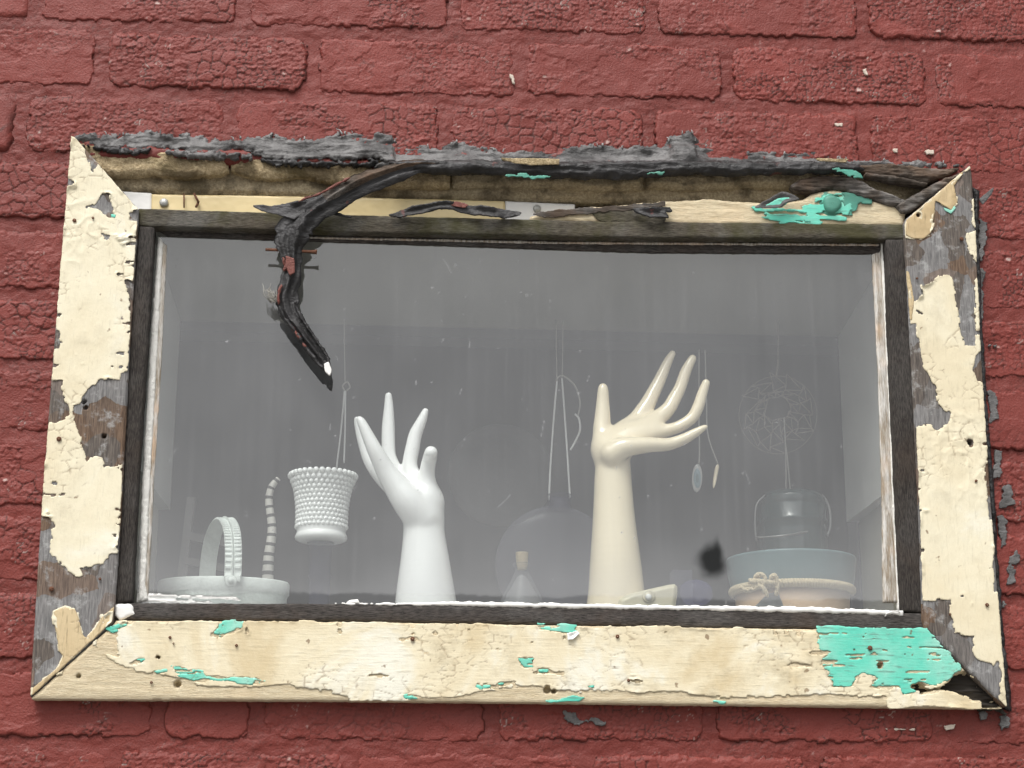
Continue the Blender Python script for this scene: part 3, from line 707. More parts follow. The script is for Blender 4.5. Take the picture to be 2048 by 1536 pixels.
for i, q in enumerate(BB_turq): layer('turquoise_paint', TURQ, bb, q, [ROT]+[circ(a, b, r) for a, b, r in HOLES['B'][5:7]] if i == 0 else [], .00035, .0, 50+i, edge=.0034, efreq=(45., 330.), mott=(38., 420., .30, .010))
TAN_L = PX([(107, 1222), (130, 1213), (150, 1218), (158, 1237), (164, 1266), (171, 1276), (192, 1254), (204, 1234), (228, 1214), (224, 1244), (64, 1392), (66, 1376), (98, 1350), (118, 1334), (126, 1312), (117, 1302), (114, 1271), (107, 1243)], YF)
layer('tan_primer', TAN, lb, TAN_L, [], .0005, .0008, 61, edge=.0008)
TAN_R = [PX([(1813, 440), (1936, 334), (1926, 345), (1908, 372), (1914, 405), (1902, 420), (1891, 414), (1871, 402), (1867, 440), (1862, 466), (1846, 478), (1826, 477), (1811, 470)], YF),
         PX([(1812, 540), (1818, 545), (1828, 600), (1824, 640), (1820, 640)], YF)]
for i, q in enumerate(TAN_R): layer('tan_primer', TAN, rb_, q, [circ(1836, 431, 4)], .0005, .0008, 64+i, edge=.0009)
for i, q in enumerate(([(1886, 415), (1902, 421), (1908, 412), (1912, 416), (1902, 428), (1890, 422)], [(222, 428), (232, 430), (230, 436), (222, 434)])):
    layer('turquoise_paint', TURQ, (rb_, lb)[i], PX(q, YF), [], .0006, 0, 80+i, edge=.0004, s=.0008)
layer('white_primer', WHITE_STRIP, bb, cz(S, (674, 1011), [(1345, 750), (1400, 735), (1420, 750), (1380, 785), (1350, 790)]), [], .0012, .002, 90, edge=.0006, s=.0008)
# nail heads
def nail(px, py, r, mat, parent, Y=YF-.0012, h=.0012):
    c = P(px, py, Y); rr = r*mpp(c); V = []; n = 10
    for rad, dy in ((rr, 0), (rr, -h*.6), (rr*.75, -h), (0.0003, -h*1.1)):
        for k in range(n): V.append((c[0]+rad*math.cos(2*math.pi*k/n), Y+dy, c[2]+rad*math.sin(2*math.pi*k/n)))
    F = [[i*n+k, i*n+(k+1) % n, (i+1)*n+(k+1) % n, (i+1)*n+k] for i in range(3) for k in range(n)]
    return obj('nail_head', V, F, mat, parent)
for a, b, r in ((149, 441, 4), (118, 878, 5), (186, 436, 2.5), (103, 1178, 5), (200, 1158, 3)): nail(a, b, r, RUST, lb)
for a, b, r in ((1974, 1210, 4), (1923, 478, 4), (1900, 1229, 2.5), (1834, 557, 2.5), (1952, 962, 3)): nail(a, b, r, RUST, rb_)
for a, b, r in ((825, 1278, 4.5), (1235, 1273, 4), (1740, 1296, 5), (1763, 1326, 3), (473, 1291, 3), (340, 1275, 3), (347, 1287, 2), (1257, 1361, 3), (303, 1365, 3)): nail(a, b, r, RUST, bb)

# dark wooden stops round the pane
YS = -.0125; YG = .004
def stop(px, mat, seed, along='x', label=None, Y=YS, back=.0035):
    def hf(X, Z, sd):
        st = (14, 240) if along == 'x' else (240, 14)
        return Y-.0002+.0008*fbm(X*st[0], Z*st[1], seed, 3)+.0011*(1-sst(0, .0022, sd))
    return add_sheet('window_stop', mat, WIN, PX(px, Y), .0016, hf, back=back, edge=.0007, efreq=90., seed=seed, label=label)
stop([(276, 417), (700, 430), (1200, 442), (1810, 448), (1812, 478), (1200, 474), (700, 463), (314, 453), (278, 451)], STOP_TOP, 1, 'x', 'mossy horizontal stop above the pane')
stop([(278, 452), (309, 453), (291, 740), (276, 960), (264, 1202), (229, 1206), (240, 1050), (251, 850), (263, 640)], STOP_V, 2, 'z', 'dark upright stop left of the pane')
stop([(1772, 479), (1812, 479), (1826, 760), (1838, 1000), (1846, 1226), (1806, 1222), (1795, 1000), (1783, 740)], STOP_V, 3, 'z', 'dark upright stop right of the pane')
stop([(229, 1206), (700, 1208), (1100, 1213), (1846, 1227), (1848, 1260), (1200, 1250), (700, 1242), (229, 1238)], STOP_X, 4, 'x', 'dark horizontal stop below the pane')
# white putty and worn beads against the glass
def strip(name, px, Y, mat, seed, edge=.0008, back=.0041, amp=.0006, **k):
    return add_sheet(name, mat, WIN, PX(px, Y), .0013, lambda X, Z, sd: Y-amp*fbm(X*80, Z*80, seed, 3)+.0012*(1-sst(0, .002, sd)), back=back, edge=edge, efreq=140., seed=seed, **k)
strip('glazing_bead', [(316, 470), (326, 482), (312, 740), (300, 960), (289, 1196), (276, 1204), (284, 960), (298, 720)], .0005, PUTTY, 5)
strip('glazing_bead', [(324, 482), (334, 490), (322, 740), (308, 960), (296, 1194), (287, 1200), (298, 960), (310, 740)], .0022, PUTTY_OLD, 6, .0004)
strip('glazing_bead', [(1762, 486), (1774, 486), (1786, 740), (1797, 1000), (1806, 1224), (1796, 1222), (1786, 1000), (1775, 740)], .0002, PUTTY, 7, .0008)
strip('glazing_bead', [(1744, 510), (1764, 490), (1776, 740), (1788, 1000), (1798, 1205), (1766, 1205), (1764, 1000), (1756, 740)], .0018, PUTTY_OLD, 8, .0006)
strip('glazing_bead', [(314, 458), (900, 470), (1772, 480), (1760, 507), (1300, 505), (900, 491), (500, 478), (334, 472)], .0012, STOP_X, 15, .0006)  # top rail bar, doubling as the stop's painted-in reflection in the glass
strip('glazing_bead', [(600, 472), (1100, 482), (1760, 487), (1758, 491), (1100, 487), (600, 476)], -.0006, PUTTY_OLD, 16, .0010, back=.001)
strip('white_paint_smear', [(640, 1206), (860, 1204), (920, 1203), (1100, 1206), (1300, 1210), (1600, 1213), (1806, 1221), (1806, 1230), (1500, 1222), (1200, 1217), (900, 1211), (700, 1209)], -.0137, WHITE_STRIP, 9, .0016, back=-.010, amp=.0003)
strip('white_paint_smear', [(690, 1206), (700, 1200), (716, 1198), (720, 1207)], -.0100, WHITE_STRIP, 10, .0005, back=-.004)
strip('white_paint_smear', [(228, 1207), (262, 1208), (270, 1228), (240, 1240), (228, 1232)], -.0140, WHITE_STRIP, 12, .0016, back=-.011)
strip('white_paint_smear', [(284, 1186), (470, 1192), (480, 1200), (400, 1197), (300, 1194), (420, 1203), (480, 1206), (284, 1206)], .0034, WHITE_STRIP, 13, .0016, back=.0041, amp=.0001)
strip('white_paint_smear', [(276, 1180), (292, 1170), (296, 1200), (272, 1206)], .0012, PUTTY, 14, .001)
V, F = tube(spline([P(1770, 1233, -.0135), P(1776, 1226, -.016), P(1792, 1222, -.016), P(1800, 1224, -.014)], 14), .0006, 6); obj('paint_thread', V, F, WHITE_STRIP, WIN)
# the pane
gp = PX([(262, 1230), (1815, 1240), (1800, 472), (300, 452)], YG)
gc = P(1424, 1122, YG); rg = np.random.RandomState(2)
GL, GR = np.polyfit([P(300, 452, YG)[2], P(284, 1200, YG)[2]], [P(322, 482, YG)[0], P(291, 1200, YG)[0]], 1), np.polyfit([P(1765, 500, YG)[2], P(1800, 1215, YG)[2]], [P(1765, 500, YG)[0], P(1797, 1215, YG)[0]], 1)
ZB = P(1000, 1207, YG)[2]; ZT = P(1000, 490, YG)[2]
def grime(X, Z, sd):
    d_edge = np.minimum(X-np.polyval(GL, Z), np.polyval(GR, Z)-X)
    st = fbm(X*190, Z*5, 3, 4, .6); st2 = fbm(X*420, Z*9+X*30, 8, 3); cl = fbm(X*7, Z*7, 5, 4)
    f = .050+.018*sst(-.1, .6, st)+.012*sst(0, .6, st2)+.045*cl+.022*fbm(X*24, Z*14, 15, 4)
    low = np.exp(-np.clip(Z-ZB+.012*fbm(X*14, Z*14, 9, 3), 0, 1)/.072); f = f+.235*low*(.8+.4*fbm(X*9, Z*20, 4, 3))
    f = f+.085*np.exp(-np.clip(d_edge, 0, 1)/.016)*(.8+.5*cl)
    dark = sst(.0095, .006, Z-ZB+.0035*fbm(X*22, X*0, 2, 3)+.0016*fbm(X*260, Z*260, 6, 3)); f = f*(1-.80*dark)  # film thinned in a ragged band along the bottom
    n = 420; sx = -.375+.75*rg.rand(n); sz = ZB+(ZT-ZB)*rg.rand(n)
    for x, z in zip(sx, sz):
        r = .0004+.0009*rg.rand()**3; m = (np.abs(X-x) < .004) & (np.abs(Z-z) < .004)
        f[m] = np.maximum(f[m], (.12+.4*rg.rand())*np.exp(-((X[m]-x)**2+(Z[m]-z)**2)/(r*r)))
    for k_ in range(26):                                              # short scratches and hairs
        x, z = -.37+.74*rg.rand(), ZB+(ZT-ZB)*rg.rand(); L = .003+.016*rg.rand()**2; a = rg.randn()*.5+1.4; dx, dz = math.cos(a), math.sin(a)
        m = (np.abs(X-x) < .02) & (np.abs(Z-z) < .02); u = (X[m]-x)*dx+(Z[m]-z)*dz; v = -(X[m]-x)*dz+(Z[m]-z)*dx+u*u*10*rg.randn()
        f[m] = np.maximum(f[m], .28*np.exp(-(v/.0006)**2)*(np.abs(u) < L*.5))
    cor = np.exp(-((X-np.polyval(GR, ZT))**2+(Z-ZT)**2)/.00035); f = f+.30*cor*sst(0., .3, fbm(X*90, Z*140, 12, 4))
    r = np.sqrt((X-gc[0])**2+((Z-gc[2])*.95)**2)+.0045*fbm(X*70, Z*70, 7, 3)
    up_ = .006*np.exp(-((X-gc[0]-.006)/.004)**2)*sst(0, .01, Z-gc[2])
    return YG+0*X, {'film': np.clip(f, 0, .8), 'dark_spot': .92*(1-sst(.0065, .0205, r-up_))}  # round dark spot in the pane, fading out at its rim
V, F, A_ = sheet(gp, .0013, grime, snap=False)
b_ = len(V); V = np.concatenate([V, [(a, YG+.003, b) for a, b in gp]]); F = np.concatenate([F, [[b_+3, b_+2, b_+1, b_]]])
mi = np.zeros(len(F), int); mi[-1] = 1
obj('glass_pane', V, F, None, WIN, False, mats=[GLASS, GLASS_B], mi=mi.tolist(), attr={k_: np.concatenate([a_, np.zeros(4)]) for k_, a_ in A_.items()}, label='dusty pane of glass with a soft dark spot low on the right')

# ---- above the pane, where the top board is gone
def relief(name, parent, mat, px, Y, back, seed, edge=.0015, amp=.002, s=.0017, freq=(40, 90), rnd=.004, **k):
    def hf(X, Z, sd): return Y+amp*fbm(X*freq[0], Z*freq[1], seed, 4)+rnd*(1-sst(0, rnd*1.3, sd))+.7*amp*fbm(X*freq[0]*6, Z*freq[1]*3, seed+3, 3, .65)
    return add_sheet(name, mat, parent, PX(px, Y), s, hf, back=back, edge=edge, efreq=90., seed=seed, **k)
relief('ledge_stone', WALL, SAND, [(150, 285), (456, 308), (457, 338), (440, 346), (400, 349), (365, 352), (300, 346), (250, 350), (170, 346)], -.004, .03, 3)
relief('ledge_stone', WALL, SAND, [(461, 308), (780, 312), (900, 330), (900, 372), (760, 370), (690, 366), (640, 358), (600, 350), (540, 356), (490, 348), (461, 338)], -.003, .03, 5)
relief('ledge_stone', WALL, SAND2, [(904, 325), (1290, 325), (1288, 376), (1200, 380), (1100, 372), (1000, 372), (904, 374)], .002, .03, 7)
relief('ledge_stone', WALL, SAND2, [(1294, 320), (1690, 322), (1700, 368), (1600, 376), (1500, 372), (1400, 378), (1294, 374)], .001, .03, 9)
relief('ledge_stone', WALL, SAND2, [(130, 300), (620, 320), (1110, 335), (1860, 340), (1860, 410), (1400, 408), (1110, 403), (700, 394), (470, 388), (160, 383)], .010, .035, 11, amp=.0014)
relief('bare_brick_edge', WALL, RED, [(150, 285), (330, 290), (560, 300), (760, 318), (760, 336), (560, 328), (330, 322), (150, 318)], -.0052, .01, 19, .003)
relief('dark_void_panel', WIN, DARK_ROT_VOID, [(210, 300), (1930, 330), (1840, 470), (260, 450)], .030, .036, 13)  # dark panel added to close the void, its shade put into the colour
relief('backing_strip', WIN, WHITE_STRIP, [(180, 378), (303, 386), (303, 424), (180, 424)], .0088, .0118, 14, .0003, .0003, rnd=.0008)
bs = relief('backing_strip', WIN, BACK_CREAM, [(303, 388), (700, 394), (1010, 402), (1010, 442), (700, 436), (303, 424)], .0085, .0118, 15, .0003, .0004, rnd=.0008)
relief('backing_strip', WIN, WHITE_STRIP, [(1011, 402), (1150, 408), (1150, 446), (1011, 442)], .0085, .0118, 16, .0003, .0003, rnd=.0008)
nail(328, 406, 9, ZINC, bs, .0082, .003); nail(1074, 418, 8, ZINC, bs, .0082, .003)
for (a, b, c, d, r) in ((368, 388, 368, 415, 1.6), (388, 387, 397, 404, 2.2), (397, 404, 392, 414, 2.4), (430, 0, 430, 0, 0)):
    if r: obj('rusty_nail', *tube([P(a, b, .006), P(c, d, .002)], r*mpp(P(a, b, .01)), 6), RUST, bs)
rem = relief('casing_remnant', WIN, WOOD_TAN_X, [(1060, 432), (1110, 422), (1180, 414), (1320, 402), (1420, 398), (1500, 404), (1560, 408), (1610, 396), (1640, 382), (1680, 380), (1720, 394), (1790, 412), (1812, 424), (1808, 452), (1600, 452), (1400, 450), (1200, 446), (1060, 440)], -.010, .004, 17, .0016, .0012, .0015, (14, 200), .002, label='strip of bare tan wood left from the top board')
def lay2(px, mat, parent, Y, seed, name='turquoise_paint', edge=.0014, curl=0., s=.0011, thick=.0006, efreq=170., **k):
    def hf(X, Z, sd): return Y-.0007*fbm(X*60, Z*60, seed, 3)-curl*(1-sst(0, .007, sd))*sst(-.1, .5, fbm(X*45, Z*45, seed+2, 2))
    return add_sheet(name, mat, parent, PX(px, Y), s, hf, thick=thick, edge=edge, efreq=efreq, seed=seed, **k)
lay2([(1500, 412), (1560, 416), (1600, 418), (1626, 402), (1645, 386), (1690, 386), (1705, 410), (1690, 440), (1640, 447), (1560, 447), (1520, 432)], TURQ, rem, -.0118, 3, edge=.0042, efreq=(55., 300.), mott=(40., 330., .16, .010))
lay2([(1685, 386), (1730, 394), (1760, 404), (1740, 408), (1715, 405), (1712, 420), (1700, 428), (1690, 410)], TURQ_D, rem, -.0117, 5, edge=.004, efreq=(70., 260.))
lay2([(1180, 424), (1260, 418), (1330, 436), (1330, 446), (1200, 442)], STOP_TOP, rem, -.0115, 6, 'moss', .002)
lay2([(1060, 428), (1120, 418), (1230, 412), (1330, 402), (1330, 412), (1200, 424), (1100, 436)], WOOD_GREY_X, rem, -.0122, 7, 'grey_splinter', .002)
c = P(1664, 408, -.0125); kn = [(a*.0001, b) for a, b in ()]
prof = [(0.0002, -.0028), (.006, -.0030), (.0085, -.0024), (.0098, -.0008), (.0105, .001), (.0125, .0022), (.015, .003)]
V = []; F = []; n = 20
for r, dy in prof:
    for k in range(n):
        a = 2*math.pi*k/n; rr = r*(1+.08*math.sin(3*a+1)); V.append((c[0]+rr*math.cos(a)*.95, c[1]+dy, c[2]+rr*math.sin(a)))
F = [[i*n+k, (i+1)*n+k, (i+1)*n+(k+1) % n, i*n+(k+1) % n] for i in range(len(prof)-1) for k in range(n)]
obj('knot', V, F, make_paint('turquoise_knot', (.10, .34, .26), (.06, .15, .11), .8, .5), rem)
SPL = [([(1580, 370), (1600, 358), (1640, 350), (1700, 350), (1735, 368), (1780, 386), (1815, 400), (1818, 412), (1780, 408), (1730, 396), (1690, 378), (1655, 374), (1620, 384), (1588, 380)], -.0135, WOOD_GREY_X),
       ([(1690, 330), (1780, 326), (1870, 336), (1930, 333), (1900, 350), (1850, 366), (1790, 356), (1735, 346)], -.006, WOOD_GREY_X),
       ([(1795, 410), (1850, 376), (1920, 342), (1926, 346), (1880, 380), (1830, 416), (1806, 424)], -.0165, WOOD_GREY_X),
       ([(1730, 344), (1800, 352), (1856, 366), (1850, 372), (1780, 360), (1735, 352)], -.012, WOOD_GREY_X)]
for i, (q, Y, m) in enumerate(SPL): relief('splinter', WIN, m, q, Y, Y+.012, 20+i, .0018, .003, .0013, (16, 220), .002)
lay2([(1508, 415), (1545, 394), (1566, 384), (1590, 392), (1600, 398), (1572, 408), (1562, 416), (1540, 418)], TARF, WIN, -.0195, 31, 'curled_paint', .0012, .003)
lay2([(1530, 412), (1556, 396), (1588, 394), (1570, 410), (1552, 417)], TURQ, WIN, -.0205, 32, 'curled_paint', .001, .002)
lay2([(772, 431), (830, 413), (880, 404), (920, 404), (945, 411), (1000, 418), (1048, 424), (1040, 430), (1000, 437), (950, 431), (905, 419), (880, 419), (840, 429), (800, 435)], TARB, WIN, -.0185, 33, 'curled_paint', .0012, .004, thick=.002)
lay2([(893, 404), (915, 403), (940, 410), (930, 416), (905, 412)], RUSTRED, WIN, -.0205, 34, 'curled_paint', .0008, .001)
lay2([(1264, 416), (1300, 417), (1340, 414), (1346, 422), (1330, 426), (1340, 438), (1300, 436), (1272, 426)], TARB, WIN, -.0175, 35, 'curled_paint', .001, .004, thick=.002)

# ================================================================== TAR FLASHING over the window
FL = thing('tar_flashing', 'lumpy grey and black tar flashing above the window with a torn strip hanging down', 'flashing', (0, 0, .25))
TOPE = [(146, 274), (165, 266), (230, 268), (300, 262), (350, 268), (400, 270), (450, 280), (490, 272), (540, 268), (590, 276), (640, 276), (672, 266), (710, 264), (786, 268), (792, 290), (830, 288), (880, 294), (905, 286), (925, 278), (960, 294), (1000, 300), (1110, 302), (1160, 292), (1200, 288), (1240, 294), (1300, 292), (1335, 284), (1345, 266), (1385, 262), (1392, 282), (1420, 294), (1500, 302), (1560, 306), (1640, 302), (1660, 314), (1700, 318), (1760, 318), (1800, 324), (1860, 322), (1932, 330)]
LOWE = [(1925, 338), (1870, 334), (1800, 338), (1730, 340), (1690, 346), (1640, 345), (1560, 346), (1480, 350), (1400, 346), (1330, 350), (1240, 356), (1130, 354), (1040, 350), (960, 346), (900, 346), (850, 344), (800, 338), (760, 326), (740, 322), (700, 326), (640, 322), (580, 326), (530, 322), (500, 306), (470, 300), (430, 312), (380, 310), (340, 300), (310, 296), (290, 304), (240, 300), (200, 296), (165, 290)]
def tarh(X, Z, sd):
    zt = np.interp(X, tx_, tz_); f = np.clip((zt-Z)/.030, 0, 1)          # 0 at the top edge, 1 at the lip
    y = -.0035-.014*sst(.25, .95, f)*sst(-.20, -.06, X)-.0045*sst(.25, .95, f)*(1-sst(-.20, -.06, X))
    y = y+.0030*fbm(X*50, Z*80, 2, 5, .55)+.0020*fbm(X*24, Z*280, 6, 4, .55)
    return y+.002*(1-sst(0, .003, sd))
_te = PX(TOPE, -.004); tx_, tz_ = _te[:, 0], _te[:, 1]
add_sheet('tar_band', TAR, FL, np.concatenate([PX(TOPE, -.004), PX([(x, y-(12 if 820 < x < 1720 else 9)) for x, y in LOWE], -.012)]), .0012, tarh, thick=.004, edge=.0042, efreq=140., seed=3, ochip=.0040, cfreq=180.)
# black lip along the lower edge
lip = [(x, y-1) for x, y in LOWE[3:17]]
LIPP = lip+[(770, 322), (850, 318), (950, 318), (1050, 322), (1200, 322), (1330, 318), (1480, 320), (1640, 322), (1720, 328)]
def liph(X, Z, sd): return -.0225+.003*fbm(X*30, Z*260, 8, 4)+.0015*fbm(X*120, Z*120, 9, 2)+.004*(1-sst(0, .004, sd))
add_sheet('tar_lip', TARB, FL, PX(LIPP, -.0205), .0014, liph, thick=.005, edge=.0022, efreq=120., seed=9)
for i, q in enumerate(([(1000, 348), (1080, 349), (1100, 354), (1075, 356), (1010, 353)], [(1270, 345), (1330, 342), (1325, 347), (1275, 349)], [(1665, 338), (1700, 338), (1730, 352), (1722, 357), (1690, 345)])):
    lay2(q, TURQ_D, FL, -.0275, 60+i, 'turquoise_fleck', .0042, .0, .0009, efreq=(90., 260.))
lay2([(1002, 316), (1060, 316), (1120, 317), (1118, 329), (1060, 330), (1030, 326), (1004, 320)], SAND, FL, -.0265, 66, 'bare_wood_chip', .001, .002)
lay2([(1620, 316), (1700, 318), (1690, 326), (1640, 322)], SAND, FL, -.0160, 68, 'bare_wood_chip', .001, .002)
for i, q in enumerate(([(165, 290), (230, 292), (300, 296), (296, 306), (240, 304), (200, 298)], [(330, 300), (400, 304), (480, 302), (500, 312), (430, 318), (370, 314)], [(510, 314), (600, 318), (700, 322), (756, 318), (748, 332), (660, 330), (570, 328)], [(740, 318), (800, 322), (790, 336), (752, 334)])):
    def tat(X, Z, sd, i=i): return -.0115-.004*fbm(X*50, Z*120, 30+i, 4, .6)+.003*(1-sst(0, .004, sd))
    add_sheet('torn_tar', TARF if i % 2 else TARB, FL, PX(q, -.0115), .0012, tat, thick=.004, edge=.0042, efreq=120., seed=80+i, ochip=.004)
# frayed wisps where the tar reaches onto the paint
rs = np.random.RandomState(8)
W = []
for i in range(36):
    j = rs.randint(0, len(TOPE)-1); f = rs.rand(); a = np.array(TOPE[j])*(1-f)+np.array(TOPE[j+1])*f
    L = 2.5+8*rs.rand()**3; d = np.array([rs.randn()*.7, -1-.4*rs.rand()])*L
    p0 = P(a[0], a[1]+3, -.005-.003*rs.rand()); p1 = P(a[0]+d[0]*.5, a[1]+d[1]*.5, -.0042-.002*rs.rand()); p2 = P(a[0]+d[0]+rs.randn()*3, a[1]+d[1]*.8, -.0036-.003*rs.rand())
    w = (.0003+.0007*rs.rand()); W.append(tube([p0, p1, p2], [w*1.6, w, w*.35], 5))
obj('tar_fringe', *join(*W), plain('pale_grey_tar_fringe', (.30, .295, .29), .7, .3, 200., .001), FL, kind='stuff')
# torn strip hanging in front of the pane
HS = [(880, 330, -18, 10), (840, 330, -22, 24), (800, 338, -25, 34), (745, 358, -28, 40), (692, 384, -30, 40), (648, 408, -31, 42), (612, 428, -30, 54), (590, 452, -29, 62), (582, 480, -27, 56), (582, 506, -26, 38), (584, 535, -25, 30), (580, 565, -25, 34), (574, 596, -25, 38), (580, 624, -24, 34), (600, 655, -24, 28), (624, 690, -23, 28), (646, 722, -23, 24), (658, 742, -23, 10)]
C_ = np.array([P(a, b, d/1000.) for a, b, d, w in HS]); wd = np.array([w*.60*mpp(p) for (_, _, _, w), p in zip(HS, C_)])
Q = spline(np.concatenate([C_, wd[:, None]], 1), 170); pc, pw = Q[:, :3], Q[:, 3]
tg = np.gradient(pc, axis=0); tg /= np.linalg.norm(tg, axis=1)[:, None]; nr = np.stack([tg[:, 2], 0*tg[:, 0], -tg[:, 0]], 1); nr /= np.linalg.norm(nr, axis=1)[:, None]
ns = 15; V = []; tt = np.arange(170)/6.
for side in (0, 1):
    for i in range(170):
        eL = 1+.30*fbm(np.array([tt[i]*1.3]), np.array([.3]), 2, 4, .55)[0]; eR = 1+.30*fbm(np.array([tt[i]*1.3]), np.array([7.3]), 4, 4, .55)[0]
        for k in range(ns):
            s_ = -1+2*k/(ns-1); e = eR if s_ > 0 else eL
            p = pc[i]+nr[i]*(s_*pw[i]*e)
            fold = .0035*abs(s_+.15*math.sin(i*.11))**1.2-.0045*math.exp(-((s_-.35*math.sin(i*.06))/.14)**2)+.003*math.exp(-((s_+.3*math.sin(i*.05+1))/.12)**2)
            bump_ = .0024*fbm(np.array([i*.09]), np.array([s_*3.4]), 7, 3, .5)[0]
            V.append(p+np.array([0, fold+bump_+side*(.0010+.0010*(1-s_*s_)), 0]))
E1 = 0; F = []
for side in (0, 1):
    o = side*170*ns
    for i in range(169):
        for k in range(ns-1): F.append([o+i*ns+k, o+i*ns+k+1, o+(i+1)*ns+k+1, o+(i+1)*ns+k])
o = 170*ns
for i in range(169):
    for k in (0, ns-1): F.append([i*ns+k, (i+1)*ns+k, o+(i+1)*ns+k, o+i*ns+k])
hst = obj('hanging_strip', V, F, None, FL, smooth=True, mats=[TARB, WOOD_GREY_X], mi=[1 if (f[0] % (170*ns))//ns < 48 and (f[0] % ns) > ns//2-1+E1 else 0 for f in F])
def edge_tube(i0, i1, sd_, r, mat, nm, seed, off=-.001):
    ii = np.arange(i0, i1); rr = r*(.62+.75*fbm(ii*.55, ii*0+.1, seed, 4, .7))
    q = pc[i0:i1]+nr[i0:i1]*(sd_*pw[i0:i1])[:, None]+np.array([0, off, 0])
    rr[0] *= .3; rr[-1] *= .3
    q = q+.0009*np.stack([fbm(ii*.7, ii*0+k_, seed+k_, 3) for k_ in (3, 4, 5)], 1)
    obj(nm, *tube(q, np.maximum(rr, .0004), 7, jit=.22), mat, hst)
E0 = (pc[40]+nr[40]*pw[40])[2] > (pc[40]-nr[40]*pw[40])[2]
sg = 1 if E0 else -1
edge_tube(36, 60, sg*.92, .0020, RUSTRED, 'rust_red_edge', 1)
edge_tube(92, 104, -.8 if (pc[100]-nr[100]*pw[100])[0] < pc[100][0] else .8, .0024, RUSTRED, 'rust_red_edge', 2)
sL = -.75 if (pc[130]-nr[130]*pw[130])[0] < pc[130][0] else .75
edge_tube(112, 124, sL, .0026, RUSTRED, 'rust_red_edge', 3)
edge_tube(134, 150, sL, .0020, RUSTRED, 'rust_red_edge', 5); edge_tube(124, 166, sL, .0024, TARB, 'crumbled_edge', 6)
edge_tube(122, 164, -sL, .0024, TARB, 'crumbled_edge', 4)
lay2([(648, 728), (657, 724), (663, 738), (660, 752), (650, 742)], WHITE_STRIP, hst, -.026, 71, 'pale_chip', .0006, s=.0008, thick=.002)
lay2([(572, 512), (588, 516), (590, 545), (580, 552), (570, 530)], RUSTRED, hst, -.031, 72, 'red_paint_scrap', .001, thick=.001)
lay2([(504, 411), (540, 412), (575, 406), (612, 402), (612, 432), (590, 440), (560, 432), (545, 430), (525, 424)], TARB, hst, -.027, 73, 'torn_flap', .0012, .004, thick=.0015)
lay2([(640, 402), (655, 420), (695, 430), (710, 433), (700, 436), (660, 428), (636, 414)], TARB, hst, -.022, 74, 'torn_flap', .001, .002, thick=.0015)
W = []
for i in range(46):
    a = (548+rs.randn()*5, 600+rs.randn()*4); b = (540+rs.randn()*8, 585+rs.randn()*8)
    W.append(tube([P(*a, -.024), P((a[0]+b[0])/2+rs.randn()*4, (a[1]+b[1])/2+rs.randn()*3, -.026), P(*b, -.025)], [.0005, .0004, .0002], 4))
obj('frayed_tuft', *join(*W), plain('grey_fibre', (.28, .27, .24), .9), hst, kind='stuff')
nl = tube(np.linspace(P(531, 499, -.0205), P(634, 504, -.0205), 12), [.0016]*11+[.0026], 8, jit=.15)
obj('rusty_nail', *nl, RUST, FL)
# tar smears on the brickwork beside and below the frame
SM = [[(2006, 974), (2019, 968), (2022, 981), (2030, 1007), (2000, 1015), (2008, 996)], [(1995, 1030), (2004, 1026), (2015, 1044), (2013, 1089), (2004, 1093), (1996, 1059)],
      [(2030, 1085), (2036, 1107), (2041, 1119), (2027, 1130), (2030, 1163), (2011, 1174), (2018, 1144), (2014, 1130), (2028, 1107)], [(1990, 900), (2002, 903), (2000, 955), (1988, 955)],
      [(1960, 438), (1975, 445), (1972, 478), (1961, 530), (1956, 478)], [(1976, 779), (1993, 786), (1993, 812), (1998, 838), (1980, 842)], [(1958, 530), (1966, 540), (1966, 640), (1960, 640)],
      [(2004, 1200), (2014, 1205), (2016, 1212), (2004, 1213)], [(1976, 688), (1994, 690), (1990, 694), (1980, 695)],
      [(1128, 1424), (1150, 1428), (1160, 1440), (1190, 1434), (1212, 1444), (1205, 1452), (1180, 1442), (1150, 1452), (1132, 1440)], [(1960, 1426), (1976, 1424), (1974, 1440), (1962, 1440)], [(2000, 1432), (2016, 1430), (2022, 1448), (2004, 1460)]]
for i, q in enumerate(SM): lay2(q, TARF, WALL, -.0036, 100+i, 'tar_smear', .0040, .0012, .0010, .003)
CH_ = [([(1725, 138), (1733, 137), (1736, 150), (1730, 148)], 1), ([(1668, 246), (1684, 246), (1684, 253), (1672, 252)], 1), ([(1785, 297), (1796, 297), (1796, 305), (1787, 305)], 1), ([(1851, 302), (1868, 299), (1868, 308), (1854, 309)], 1), ([(1020, 148), (1026, 150), (1030, 168), (1024, 166)], 1), ([(1075, 245), (1100, 243), (1100, 247), (1078, 248)], 0), ([(1150, 112), (1166, 110), (1160, 116)], 0), ([(1990, 476), (2012, 472), (2010, 478), (1992, 481)], 1), ([(1995, 652), (2008, 650), (2010, 658), (1998, 660)], 0), ([(640, 222), (652, 222), (650, 228)], 0), ([(1890, 1452), (1912, 1448), (1908, 1456), (1894, 1460)], 0), ([(1770, 1456), (1830, 1458), (1828, 1461), (1772, 1460)], 0)]
CHIP = plain('pale_undercoat', (.58, .50, .42), .9, .2, 200.)
for i, (q, _) in enumerate(CH_[:5]+CH_[10:]): lay2(q, CHIP, WALL, -.0032, 130+i, 'bare_chip', .0020, 0, .0008, .002)
relief('tar_seam', WIN, TARB, [(1948, 372), (1962, 380), (1960, 440), (1966, 620), (1976, 800), (1990, 960), (1998, 1100), (2008, 1240), (2026, 1420), (2012, 1416), (1994, 1180), (1974, 900), (1961, 700), (1950, 460)], -.010, .001, 75, .0016, .002, .0016)
